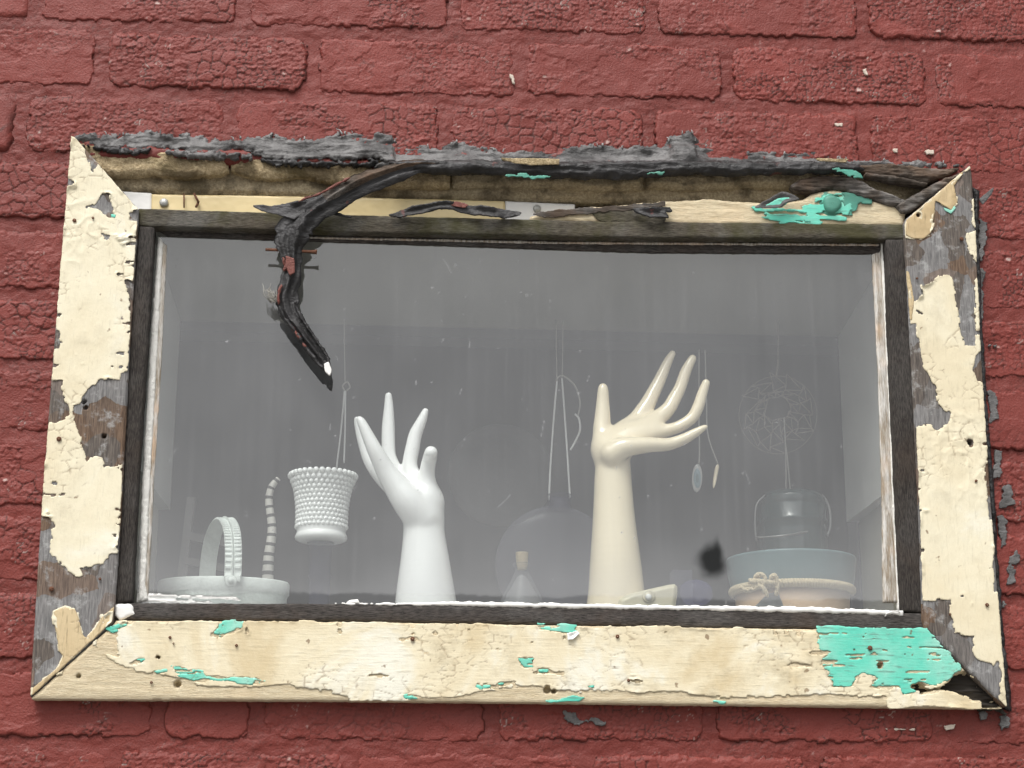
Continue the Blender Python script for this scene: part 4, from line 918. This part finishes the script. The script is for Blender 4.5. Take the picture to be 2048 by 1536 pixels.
lay2([(1958, 398), (1990, 372), (1983, 389), (1966, 410)], TARF, WALL, -.016, 76, 'tar_flake', .0006, .004, .001, .0015)

# ================================================================== THINGS ON THE SILL
def base_pt(px, y, Yd): p = P(px, y, Yd); return np.array([p[0], Yd, SZ])
# ---- white ceramic hand
wh = [chain([(853, 1245, 52, 66), (851, 1190, 52, 59), (850, 1125, 52, 49.5), (848, 1070, 52, 42), (848, 1035, 51, 41), (850, 1005, 50, 38)]),
      chain([(845, 1035, 47, 38), (818, 1004, 40, 33), (795, 975, 38, 27), (772, 942, 34, 20.5), (752, 905, 28, 16), (736, 872, 26, 12.5), (724, 846, 25, 9.5), (719, 838, 25, 7)], .0022),       # thumb and its ball
      chain([(820, 995, 58, 26), (775, 962, 64, 20), (742, 925, 67, 14), (725, 885, 68, 10), (716, 850, 67, 8), (714, 838, 66, 6.5)], .006),
      chain([(835, 1000, 58, 30), (795, 955, 60, 19), (780, 920, 60, 15), (777, 897, 60, 14), (776.6, 856, 60, 13.5), (777.5, 815, 59, 10), (777, 791, 58, 7.5)], .005),
      chain([(848, 1000, 54, 30), (824, 950, 54, 18), (820, 924, 54, 15), (825, 897, 53, 14.8), (831, 869, 52, 13.5), (843, 842, 50, 10.5), (851, 822, 49, 7)], .005),
      chain([(858, 1005, 48, 28), (854, 962, 44, 18), (855, 938, 40, 15.5), (860, 915, 32, 14.5), (862, 905, 22, 13.5)], .005)]
V, F = sdf_mesh(wh, .00125, .009, SZ)
WH = thing('ceramic_hand', 'glossy white ceramic hand with raised fingers standing left of the cream one', 'hand model', tuple(base_pt(851, 1190, .052)), None)
obj('hand', V, F, CERAMIC_W, WH)
# ---- cream ceramic hand
ch = [chain([(1233, 1245, 50, 65), (1233, 1190, 50, 57.5), (1231, 1125, 50, 51.5), (1228, 1040, 50, 43), (1226, 960, 50, 37.5), (1226, 930, 50, 35.5), (1222, 905, 50, 34)]),
      chain([(1219, 912, 47, 30), (1208, 885, 51, 22.5), (1204, 860, 53, 18.5), (1205, 836, 54, 16.5), (1205.6, 805, 54, 13.5), (1206, 782, 53, 11.3), (1206, 776, 53, 10)], .006),
      chain([(1216, 905, 54, 26), (1243, 870, 58, 25), (1271, 843, 66, 19), (1293, 812, 70, 16.5), (1305, 789, 73, 14.5), (1320.5, 758, 76, 12.4), (1334, 727, 79, 10), (1345, 707, 80, 7.2)], .005),
      chain([(1222, 905, 52, 26), (1266, 870, 55, 24), (1304, 846, 60, 19), (1335, 820, 63, 15), (1349, 797, 65, 13.8), (1361, 774, 66, 12.4), (1372, 742, 67, 11.3), (1385, 717, 67, 8.5)], .005),
      chain([(1226, 905, 48, 26), (1275, 880, 49, 22), (1307, 868, 51, 16.5), (1335, 861, 51, 13.2), (1359, 853, 51, 12.4), (1384, 836, 51, 12.2), (1396.6, 813, 51, 12), (1404, 789, 51, 10.8), (1412, 766, 50, 8.6)], .005),
      chain([(1226, 908, 36, 27), (1250, 895, 31, 21), (1296, 890, 30, 16), (1335, 889, 31, 13.2), (1366, 879, 31, 11.6), (1390, 866, 31, 9.5), (1407, 856, 30, 6.6), (1412, 853.5, 30, 5.2)], .0025)]
ch.append(chain([(1214, 898, 50, 29), (1250, 878, 51, 26), (1285, 864, 53, 20), (1310, 852, 55, 14)], .008))
V, F = sdf_mesh(ch, .00125, .009, SZ)
CHD = thing('ceramic_hand', 'glossy cream ceramic hand with open palm and spread fingers right of the white one', 'hand model', tuple(base_pt(1233, 1190, .05)))
obj('hand', V, F, CERAMIC_C, CHD)

# ---- ribbed arch handle on an oval metal pan
c0 = P(448, 1165, .085); Bk = thing('handled_pan', 'pale patinated metal pan with a ribbed arched handle in the lower left corner', 'pan', (c0[0], .085, SZ))
zt = P(448, 1152, .045)[2]; h = zt-SZ; rx = 128*mpp(c0)
pr = [(.93*rx, 0), (.97*rx, .002), (.985*rx, h*.55), (rx, h*.62), (1.02*rx, h*.66), (1.02*rx, h*.95), (1.0*rx, h), (.975*rx, h), (.965*rx, h*.7), (.84*rx, .005), (.0001, .004)]
obj('pan', *lathe([(.0001, 0)]+pr, (c0[0], .085, SZ), 64, 1., .62), PEWTER, Bk)
pf = P(465, 1160, .040); pr_ = P(414, 1160, .128); ht = P(447, 1036, .075)[2]-zt
V = []; F = []; N = 190; hw = 18.5*mpp(pf)
up_z = zt-.006
for i in range(N+1):
    u = i/N; a = math.pi*u
    # stilted arch from the front rim over to the back rim
    q = (1-math.cos(a))/2; cx = pf[0]*(1-q)+pr_[0]*q; cy = .041*(1-q)+.128*q
    zz = up_z+(ht+.006)*math.sin(a)**.62
    rib = .5+.5*math.sin(2*math.pi*i/3.6)
    dz = .6 if i % 4 < 2 else -.6
    dirx = np.array([.93, -.05, .0])
    cs = math.cos(a); nrm = np.array([-(pr_[0]-pf[0])*0, -cs, math.sin(a)]); nrm /= np.linalg.norm(nrm)
    for s_, lift in ((-1, 0), (-.86, .0014), (-.3, .0011), (-.12, .0004), (0, .0022), (.12, .0004), (.3, .0011), (.86, .0014), (1, 0)):
        k = lift*(1.35 if (i % 4) < 2 or abs(s_) < .15 else .35)
        V.append(np.array([cx, cy, zz])+dirx*s_*hw+nrm*k)
    for s_ in (1, -1):
        V.append(np.array([cx, cy, zz])+dirx*s_*hw*.98-nrm*.0012)
for i in range(N):
    for k in range(11): F.append([i*11+k, i*11+(k+1) % 11, (i+1)*11+(k+1) % 11, (i+1)*11+k])
obj('handle', V, F, PEWTER, Bk, smooth=False)
def disc(c, r, h_, mat, name, parent, n=20):
    V = []; pr = [(r, 0), (r, -h_*.5), (r*.8, -h_*.7), (r*.55, -h_*.55), (r*.5, -h_*1.1), (.0002, -h_*1.25)]
    for rad, dy in pr:
        for k in range(n): V.append((c[0]+rad*math.cos(2*math.pi*k/n), c[1]+dy, c[2]+rad*math.sin(2*math.pi*k/n)))
    return obj(name, V, [[i*n+k, i*n+(k+1) % n, (i+1)*n+(k+1) % n, (i+1)*n+k] for i in range(len(pr)-1) for k in range(n)], mat, parent)
disc(P(462, 1163, .0335), 12*mpp(pf), .004, PEWTER, 'rivet', Bk)

# ---- ringed horn
pts = [(533, 1230, 96, 14), (535, 1190, 96, 12.5), (537, 1120, 96, 10.5), (544, 1060, 96, 8.8), (538, 1005, 96, 7.6), (541, 980, 96, 7.2), (548, 967, 96, 6.6), (557, 957, 96, 5.2)]
A = np.array([P(a, b, d/1000.) for a, b, d, r in pts]); A = np.concatenate([A, np.array([[r*mpp(p)] for (_, _, _, r), p in zip(pts, A)])], 1)
q = spline(A, 130); V, F = tube(q[:, :3], q[:, 3], 14); q[:, 3]
L = np.concatenate([[0], np.cumsum(np.linalg.norm(np.diff(q[:, :3], axis=0), axis=1))]); mi = []
for f in F:
    i = f[0]//14; s_ = L[min(i, 129)]; mi.append(1 if (s_ % .0100) < .0030 and len(f) == 4 else 0)
HN = thing('ringed_horn', 'slender upright horn with dark and pale rings left of the beaded cup', 'horn', tuple(base_pt(534, 1190, .096)))
V[:, 2] = np.maximum(V[:, 2], SZ); obj('horn', V, F, None, HN, mats=[HORN_W, HORN_D], mi=mi)

# ---- beaded milk glass cup on a cobalt stand
cc = P(642, 1083, .075); cb = np.array([cc[0], .075, cc[2]]); k = mpp(cb)
ztop = P(646, 955, .075)[2]-cb[2]
CUP = thing('milk_glass_cup', 'white milk glass cup covered in round beads, raised on a dark blue stand', 'cup', tuple(cb))
def cr(u): return k*(48+3*(1-u)**8+7*u**2+10*u**5)
prof = [(.0001, .001), (k*44, .0), (k*51, .0015), (k*52.5, .004), (k*50, .0075), (k*48.5, .009)]
prof += [(cr(u), .009+(ztop-.009)*u) for u in np.linspace(0.05, 1, 16)]+[(cr(1)-.0025, ztop), (cr(.9)-.003, ztop*.85), (cr(.2)-.003, ztop*.2), (.0001, .012)]
obj('body', *lathe(prof, cb, 64), MILK, CUP)
def ico(c, r, tmpl=blob((0, 0, 0), (1, 1, 1), 0, 0, 8, 5)): return tmpl[0]*r+np.array(c), tmpl[1]
bl = []; nrow = 12
for j in range(nrow):
    u = .10+.90*(j/(nrow-1)); r = cr(u); nb_ = 34; rr = math.pi*r/nb_*1.02; r += rr*.08
    for i in range(nb_):
        a = 2*math.pi*(i+.5*(j % 2))/nb_; bl.append(ico((cb[0]+r*math.cos(a), cb[1]+r*math.sin(a), cb[2]+.009+(ztop-.009)*u+(.001 if j == nrow-1 else 0)), rr))
obj('bead_relief', *join(*bl), MILK, CUP, kind='stuff')
st = thing('glass_stand', 'dark blue glass stand under the beaded white cup', 'stand', (cb[0], .075, SZ))
hh = cb[2]-SZ-.0005
obj('stand', *lathe([(.0001, 0), (.024, 0), (.025, .003), (.014, .006), (.0105, .011), (.0105, hh*.5), (.0125, hh*.54), (.0105, hh*.58), (.0115, hh*.9), (.014, hh-.001), (.0001, hh)], (cb[0], .075, SZ), 40), BLUEGLASS, st)

# ---- strings
def string(pts, r, mat, name, parent=None, n=24, seg=6): return obj(name, *tube(spline([P(*p) for p in pts], n), r, seg), mat, parent)
sp_ = P(690, 775, .15)
SG = thing('hanging_string', 'thin white string loop hanging above the beaded cup', 'string', tuple(P(680, 940, .15)))
string([(689, 782, .15), (682, 860, .15), (672, 944, .15)], .0010, WTHREAD, 'string', SG); string([(691, 782, .15), (690, 860, .15), (688, 926, .15)], .0010, WTHREAD, 'string', SG)
string([(690, 782, .15), (685, 772, .15), (694, 764, .15), (700, 774, .15), (692, 782, .15)], .0009, THREAD, 'loop', SG)
string([(690, 764, .15), (689, 700, .15), (688, 640, .15)], .0006, THREAD, 'string', SG)

# ---- round flask hung on a white cord
fc = P(1112, 1132, .15); k = mpp(fc)
FK = thing('round_flask', 'pale violet round glass flask hung on a white cord behind the cream hand', 'flask', tuple(fc))
V = []; F = []; n = 56; pr = [(.0002, -.012), (.35, -.0118), (.7, -.0095), (.92, -.0065), (1., -.001), (1., .001), (.92, .0065), (.7, .0095), (.35, .0118), (.0002, .012)]
for rad, dy in pr:
    for i in range(n): V.append((fc[0]+rad*122*k*math.cos(2*math.pi*i/n), fc[1]+dy, fc[2]+rad*122*k*math.sin(2*math.pi*i/n)))
F = [[i*n+j, i*n+(j+1) % n, (i+1)*n+(j+1) % n, (i+1)*n+j] for i in range(len(pr)-1) for j in range(n)]
obj('body', V, F, PALEGLASS, FK)
nk = P(1119, 1012, .15); obj('neck', *lathe([(25*k, -.004), (23*k, .004), (24*k, .010), (26*k, .012), (24*k, .0125), (20*k, .010), (20*k, -.004)], nk, 28), BLUEGLASS, FK)
string([(1098, 1000, .15), (1101, 930, .15), (1108, 830, .15), (1114, 762, .15)], .0011, WTHREAD, 'cord', FK)
string([(1140, 996, .15), (1136, 930, .15), (1130, 840, .15), (1124, 757, .15)], .0011, WTHREAD, 'cord', FK)
string([(1112, 762, .15), (1117, 754, .15), (1127, 752, .15), (1150, 772, .15), (1160, 805, .15), (1156, 832, .15)], .0010, THREAD, 'cord', FK)
string([(1150, 828, .15), (1158, 838, .15), (1160, 860, .15), (1152, 880, .15), (1141, 900, .15)], .0012, WTHREAD, 'cord', FK)
string([(1114, 757, .15), (1113, 720, .15), (1112, 640, .15)], .0006, THREAD, 'cord', FK); string([(1124, 757, .15), (1125, 720, .15), (1126, 640, .15)], .0006, THREAD, 'cord', FK)

# ---- big dim round plate further back
bp = P(1000, 955, .205); k = mpp(bp)
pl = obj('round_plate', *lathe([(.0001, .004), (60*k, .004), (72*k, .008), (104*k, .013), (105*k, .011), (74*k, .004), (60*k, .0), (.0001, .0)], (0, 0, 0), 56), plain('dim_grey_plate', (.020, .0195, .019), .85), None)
for v in pl.data.vertices: v.co = (v.co.x, -v.co.z, v.co.y)
pl.location = bp; tag(pl, 'faint grey round plate standing in the shade between the two hands', 'plate')

# ---- corked bottle
bc = P(1044, 1113, .095); kb = mpp(bc); zc = bc[2]; BT = thing('corked_bottle', 'small clear bottle closed with a cork between the two hands', 'bottle', (bc[0], .095, SZ)); 
zl2 = P(1044, 1130, .095)[2]-SZ
obj('bottle', *lathe([(.0001, 0), (50*kb, 0), (52*kb, .004), (50*kb, zl2-.050), (40*kb, zl2-.034), (20*kb, zl2-.014), (13*kb, zl2-.006), (13*kb, zl2-.003), (18*kb, zl2-.0015), (18.5*kb, zl2+.001), (15*kb, zl2+.002), (10*kb, zl2+.002), (10*kb, zl2-.004)], (bc[0], .095, SZ), 36), CLEARGLASS, BT)
obj('contents', *lathe([(.0001, .002), (46*kb, .002), (46*kb, zl2-.052), (33*kb, zl2-.034), (9*kb, zl2-.012), (.0001, zl2-.010)], (bc[0], .095, SZ), 28), plain('pale_contents', (.13, .13, .135), .9), BT)
obj('cork', *lathe([(9.5*kb, zl2-.005), (11.5*kb, zl2+.002), (13*kb, zl2+.012), (12.6*kb, zl2+.013), (.0001, zl2+.0132)], (bc[0], .095, SZ), 20), CORK, BT)

# ---- shallow dish at the foot of the cream hand
qd = [(1228, 1230), (1240, 1196), (1262, 1186), (1300, 1177), (1335, 1169), (1350, 1167), (1356, 1172), (1356, 1186), (1353, 1206), (1350, 1232)]
V, F, A_ = sheet(PX(qd, .016), .0014, lambda X, Z, sd: .016+.0035*(1-sst(0, .004, sd))-.002*sst(.31, .36, X)*0, back=.032)
DS = thing('ceramic_dish', 'sage cream slanted ceramic dish with a round stud beside the cream hand', 'dish', tuple(base_pt(1300, 1200, .024)))
V[:, 2] = np.maximum(V[:, 2], SZ); obj('dish', V, F, DISH_C, DS)
disc(P(1297, 1193, .016), 13*mpp(P(1297, 1193, .016)), .0022, DISH_C, 'stud_ring', DS); obj('stud', *blob(P(1297, 1194, .0135), (.0032, .0022, .0032), 0, 0, 12, 8), CERAMIC_W, DS)

# ---- violet glass pieces
VB = thing('violet_glass_box', 'small violet glass block between the dish and the soft dark spot', 'glass block', tuple(base_pt(1375, 1180, .07)))
a = P(1346, 1140, .062); b = P(1384, 1140, .062); V, F = boxv((a[0], .06, SZ), (b[0], .085, a[2])); obj('block', V, F, glassy('pale_glass_block', (.24, .24, .34), .12, 1.5, .35), VB, smooth=False)
obj('violet_core', *blob(P(1392, 1186, .098), (.018, .012, .014), 2, .05, 14, 9), VIOLET, VB)

# ---- agate pendants
def agate(name):
    t = NT(name); co = t.n('TexCoord').outputs['Object']
    v = t.n('VectorMath', {0: co, 1: (1/.0052, 0., 1/.0145)}, operation='MULTIPLY').outputs[0]
    ln = t.n('VectorMath', {0: v}, operation='LENGTH').outputs['Value']; ln = t.math('ADD', ln, t.math('MULTIPLY', t.noise(300., 3.), .18))
    col = t.mix(t.ramp(ln, .35, .5), (.09, .14, .16), (.16, .23, .26)); col = t.mix(t.ramp(ln, .75, .9), col, (.36, .36, .36)); return t.pbr(col, .25)
pa = P(1394, 957, .11); AG = thing('agate_pendant', 'oval grey blue agate slice hanging flat below the cream hand', 'pendant', tuple(pa))
V = []; n = 28
for rad, dy in ((.001, -.0015), (.9, -.0015), (1., -.0008), (1., .0008), (.9, .0015), (.001, .0015)):
    for i in range(n):
        a = 2*math.pi*i/n; x, z = .0056*rad*math.cos(a), .0150*rad*math.sin(a)*(1.05 if math.sin(a) > 0 else 1.); sh = .06*z; V.append((pa[0]+x+sh, pa[1]+dy, pa[2]+z))
FA = [[i*n+j, i*n+(j+1) % n, (i+1)*n+(j+1) % n, (i+1)*n+j] for i in range(5) for j in range(n)]
obj('stone', V, FA, agate('banded_agate'), AG); string([(1398, 929, .11), (1399, 900, .11), (1398, 840, .11), (1398, 700, .11)], .0008, THREAD, 'cord', AG)
pb = P(1433, 950, .11); AG2 = thing('agate_pendant', 'bright narrow agate slice seen edge on, right of the flat oval one', 'pendant', tuple(pb))
obj('stone', *tube(spline([P(1427, 976, .11), P(1430, 958, .112), P(1433, 940, .112), P(1436, 929, .11)], 14), [.0006, .0012, .0016, .0018, .002, .002, .0021, .0022, .0022, .0022, .0022, .002, .0016, .0008], 10), CERAMIC_C, AG2)
string([(1436, 929, .11), (1416, 870, .11), (1413, 800, .11), (1410, 700, .11)], .0007, THREAD, 'cord', AG2)

# ---- teal pot with peach foot, braided cord
pc_ = P(1582, 1130, .092); kp = mpp(pc_); PT = thing('glazed_pot', 'wide teal grey pot with a bare peach foot in the lower right corner', 'pot', (pc_[0], .092, SZ))
zr = P(1582, 1098, .092-.061)[2]-SZ; zm = P(1582, 1164, .092-.058)[2]-SZ
obj('rim_band', *lathe([(119*kp, zm-.001), (121*kp, zm+.001), (125*kp, zm+(zr-zm)*.4), (129*kp, zm+(zr-zm)*.92), (129.5*kp, zr-.0015), (128*kp, zr), (124*kp, zr), (122*kp, zr-.003), (116*kp, zm)], (pc_[0], .092, SZ), 72), POT_T, PT)
obj('foot', *lathe([(.0001, 0), (108*kp, 0), (110*kp, .002), (114*kp, zm), (110*kp, zm), (105*kp, .004), (.0001, .004)], (pc_[0], .092, SZ), 72), POT_P, PT)
BR = thing('braided_cord', 'pale braided raffia cord knotted around the teal pot', 'cord', (pc_[0], .092, SZ+zm))
W = []; Rr = 116*kp
for s_ in range(3):
    q = []
    for i in range(541):
        a = 2*math.pi*i/540; ph = a*44+s_*2*math.pi/3
        rr = Rr+.0022+.0018*math.cos(2*ph); q.append((pc_[0]+rr*math.cos(a), .092+rr*math.sin(a), SZ+zm-.0006+.0040*math.sin(ph)))
    W.append(tube(q, .0015, 7))
obj('braid', *join(*W), RAFFIA, BR)
def braid(pts, name, r=.0012):
    ctr = spline([P(*p) for p in pts], 60); W = []
    for s_ in range(3):
        q = []
        for i, p in enumerate(ctr):
            ph = i*.42+s_*2.094; q.append(p+np.array([.0010*math.cos(ph*.5+1), -.0010*math.cos(2*ph), .0019*math.sin(ph)]))
        W.append(tube(q, r, 7))
    obj(name, *join(*W), RAFFIA, BR)
yk = .0235
braid([(1518, 1160, yk+.003), (1510, 1154, yk), (1520, 1149, yk-.002), (1531, 1156, yk-.004), (1528, 1168, yk-.004), (1510, 1176, yk-.001), (1490, 1180, yk+.003), (1480, 1174, yk+.006)], 'knot')
braid([(1548, 1166, yk), (1541, 1156, yk-.003), (1550, 1151, yk-.004), (1555, 1161, yk-.003), (1554, 1178, yk-.002), (1552, 1188, yk)], 'knot')
braid([(1518, 1170, yk-.004), (1528, 1178, yk-.005), (1534, 1190, yk-.004)], 'cord_end', .0012)
braid([(1500, 1162, yk), (1525, 1164, yk-.004), (1550, 1166, yk-.002)], 'knot', .0015)
lay2([(1534, 1188, ), (1556, 1182), (1568, 1215), (1508, 1215)], plain('grey_glaze_drip', (.20, .21, .21), .5), PT, .0285, 140, 'glaze_drip', .0008, 0, .0012, .003)

# ---- dark glass jar with wire bail standing behind the pot
jc = P(1585, 1040, .168); kj = mpp(jc); JR = thing('glass_jar', 'dark green glass jar with a wire bail behind the teal pot', 'jar', (jc[0], .168, SZ))
zj = lambda y: P(1585, y, .168)[2]-SZ
obj('jar', *lathe([(.0001, 0), (66*kj, 0), (70*kj, .004), (70*kj, zj(1068)), (68*kj, zj(1052)), (70.5*kj, zj(1049)), (70.5*kj, zj(1044)), (68*kj, zj(1041)), (69*kj, zj(1018)), (66*kj, zj(1013)), (69*kj, zj(1010)), (66*kj, zj(1006)), (68*kj, zj(1002)), (64*kj, zj(997)), (60*kj, zj(990)), (40*kj, zj(985)), (.0001, zj(984))], (jc[0], .168, SZ), 64), JAR, JR)
string([(1655, 1072, .150), (1661, 1050, .150), (1658, 1015, .152), (1645, 992, .155), (1620, 984, .16)], .0013, WIRE, 'bail', JR); string([(1640, 1046, .146), (1648, 1050, .146), (1650, 1066, .146), (1656, 1073, .148)], .0013, WIRE, 'bail', JR)
string([(1512, 1075, .140), (1560, 1072, .125), (1610, 1064, .13), (1650, 1058, .146)], .0010, WIRE, 'bail', JR); string([(1513, 1082, .150), (1510, 1050, .150), (1513, 1010, .152), (1530, 990, .155)], .0010, WIRE, 'bail', JR)
lay2([(1617, 1038), (1625, 1036), (1625, 1046), (1618, 1047)], WHITE_STRIP, JR, .139, 141, 'paper_tag', .0003, 0, .0008, .001)

# ---- dream catcher net
dc = P(1556, 828, .17); kd = mpp(dc); DC = thing('dream_catcher', 'faint brown thread net of a dream catcher hanging above the glass jar', 'dream catcher', tuple(dc))
W = []; rings = []; nn = 14
for j, (r, cx, cy) in enumerate(((76, 0, 0), (64, 0, -1), (52, 0, -3), (41, 0, -6), (33, -1, -10), (26, -2, -14))):
    rings.append([np.array(P(1556+cx+r*(1+.12*rs.randn())*math.cos(2*math.pi*(i+.5*(j % 2))/nn+.25*j), 830+cy+r*(1+.12*rs.randn())*math.sin(2*math.pi*(i+.5*(j % 2))/nn+.25*j), .17)) for i in range(nn)])
for j in range(5):
    for i in range(nn):
        W.append(tube([rings[j][i], rings[j+1][i]], .0006, 4)); W.append(tube([rings[j][i], rings[j+1][(i-1) % nn]], .0006, 4))
for i in range(nn): W.append(tube([rings[5][i], rings[5][(i+1) % nn]], .0005, 4))
obj('net', *join(*W), NET, DC); hoop = [P(1556+78*math.cos(a), 830+78*math.sin(a), .17) for a in np.linspace(0, 2*math.pi, 60)]
obj('hoop', *tube(hoop, .0004, 6), NET, DC)
string([(1556, 720, .17), (1555, 735, .17), (1552, 752, .17)], .0012, NET, 'cord', DC); string([(1556, 720, .17), (1556, 640, .17)], .0006, NET, 'cord', DC, 6)
string([(1568, 835, .17), (1571, 895, .17), (1572, 960, .17), (1572, 985, .17)], .0008, THREAD, 'cord', DC); string([(1570, 880, .17), (1575, 920, .17), (1581, 985, .17)], .0008, THREAD, 'cord', DC)

# ---- slanted wooden rack at the left
RK = thing('wooden_rack', 'dim grey wooden rack leaning behind the metal pan at the left', 'rack', tuple(base_pt(370, 1150, .2)))
def bar(p, q, w, d): 
    p, q = np.array(p), np.array(q); t = (q-p)/np.linalg.norm(q-p); s_ = np.cross(t, [0, 1, 0]); s_ /= np.linalg.norm(s_); o = np.array([0, d, 0])
    return quadbox([p-s_*w, p+s_*w, q+s_*w, q-s_*w], o)
RKM = plain('grey_rack_wood', (.15, .145, .14), .8)
obj('post', *bar(P(382, 994, .19), np.array([P(352, 1210, .20)[0], .20, SZ]), 8*mpp(P(380, 1000, .19)), .012), RKM, RK, smooth=False)
obj('crossbar', *bar(P(378, 1072, .192), P(470, 1088, .192), 8*mpp(P(380, 1000, .19)), .010), RKM, RK, smooth=False)
obj('crossbar', *bar(P(368, 1120, .192), P(470, 1140, .192), 7*mpp(P(380, 1000, .19)), .010), RKM, RK, smooth=False)
if 0: print('bricks', nb, 'tris', sum(len(p.vertices)-2 for m in bpy.data.meshes for p in m.polygons))
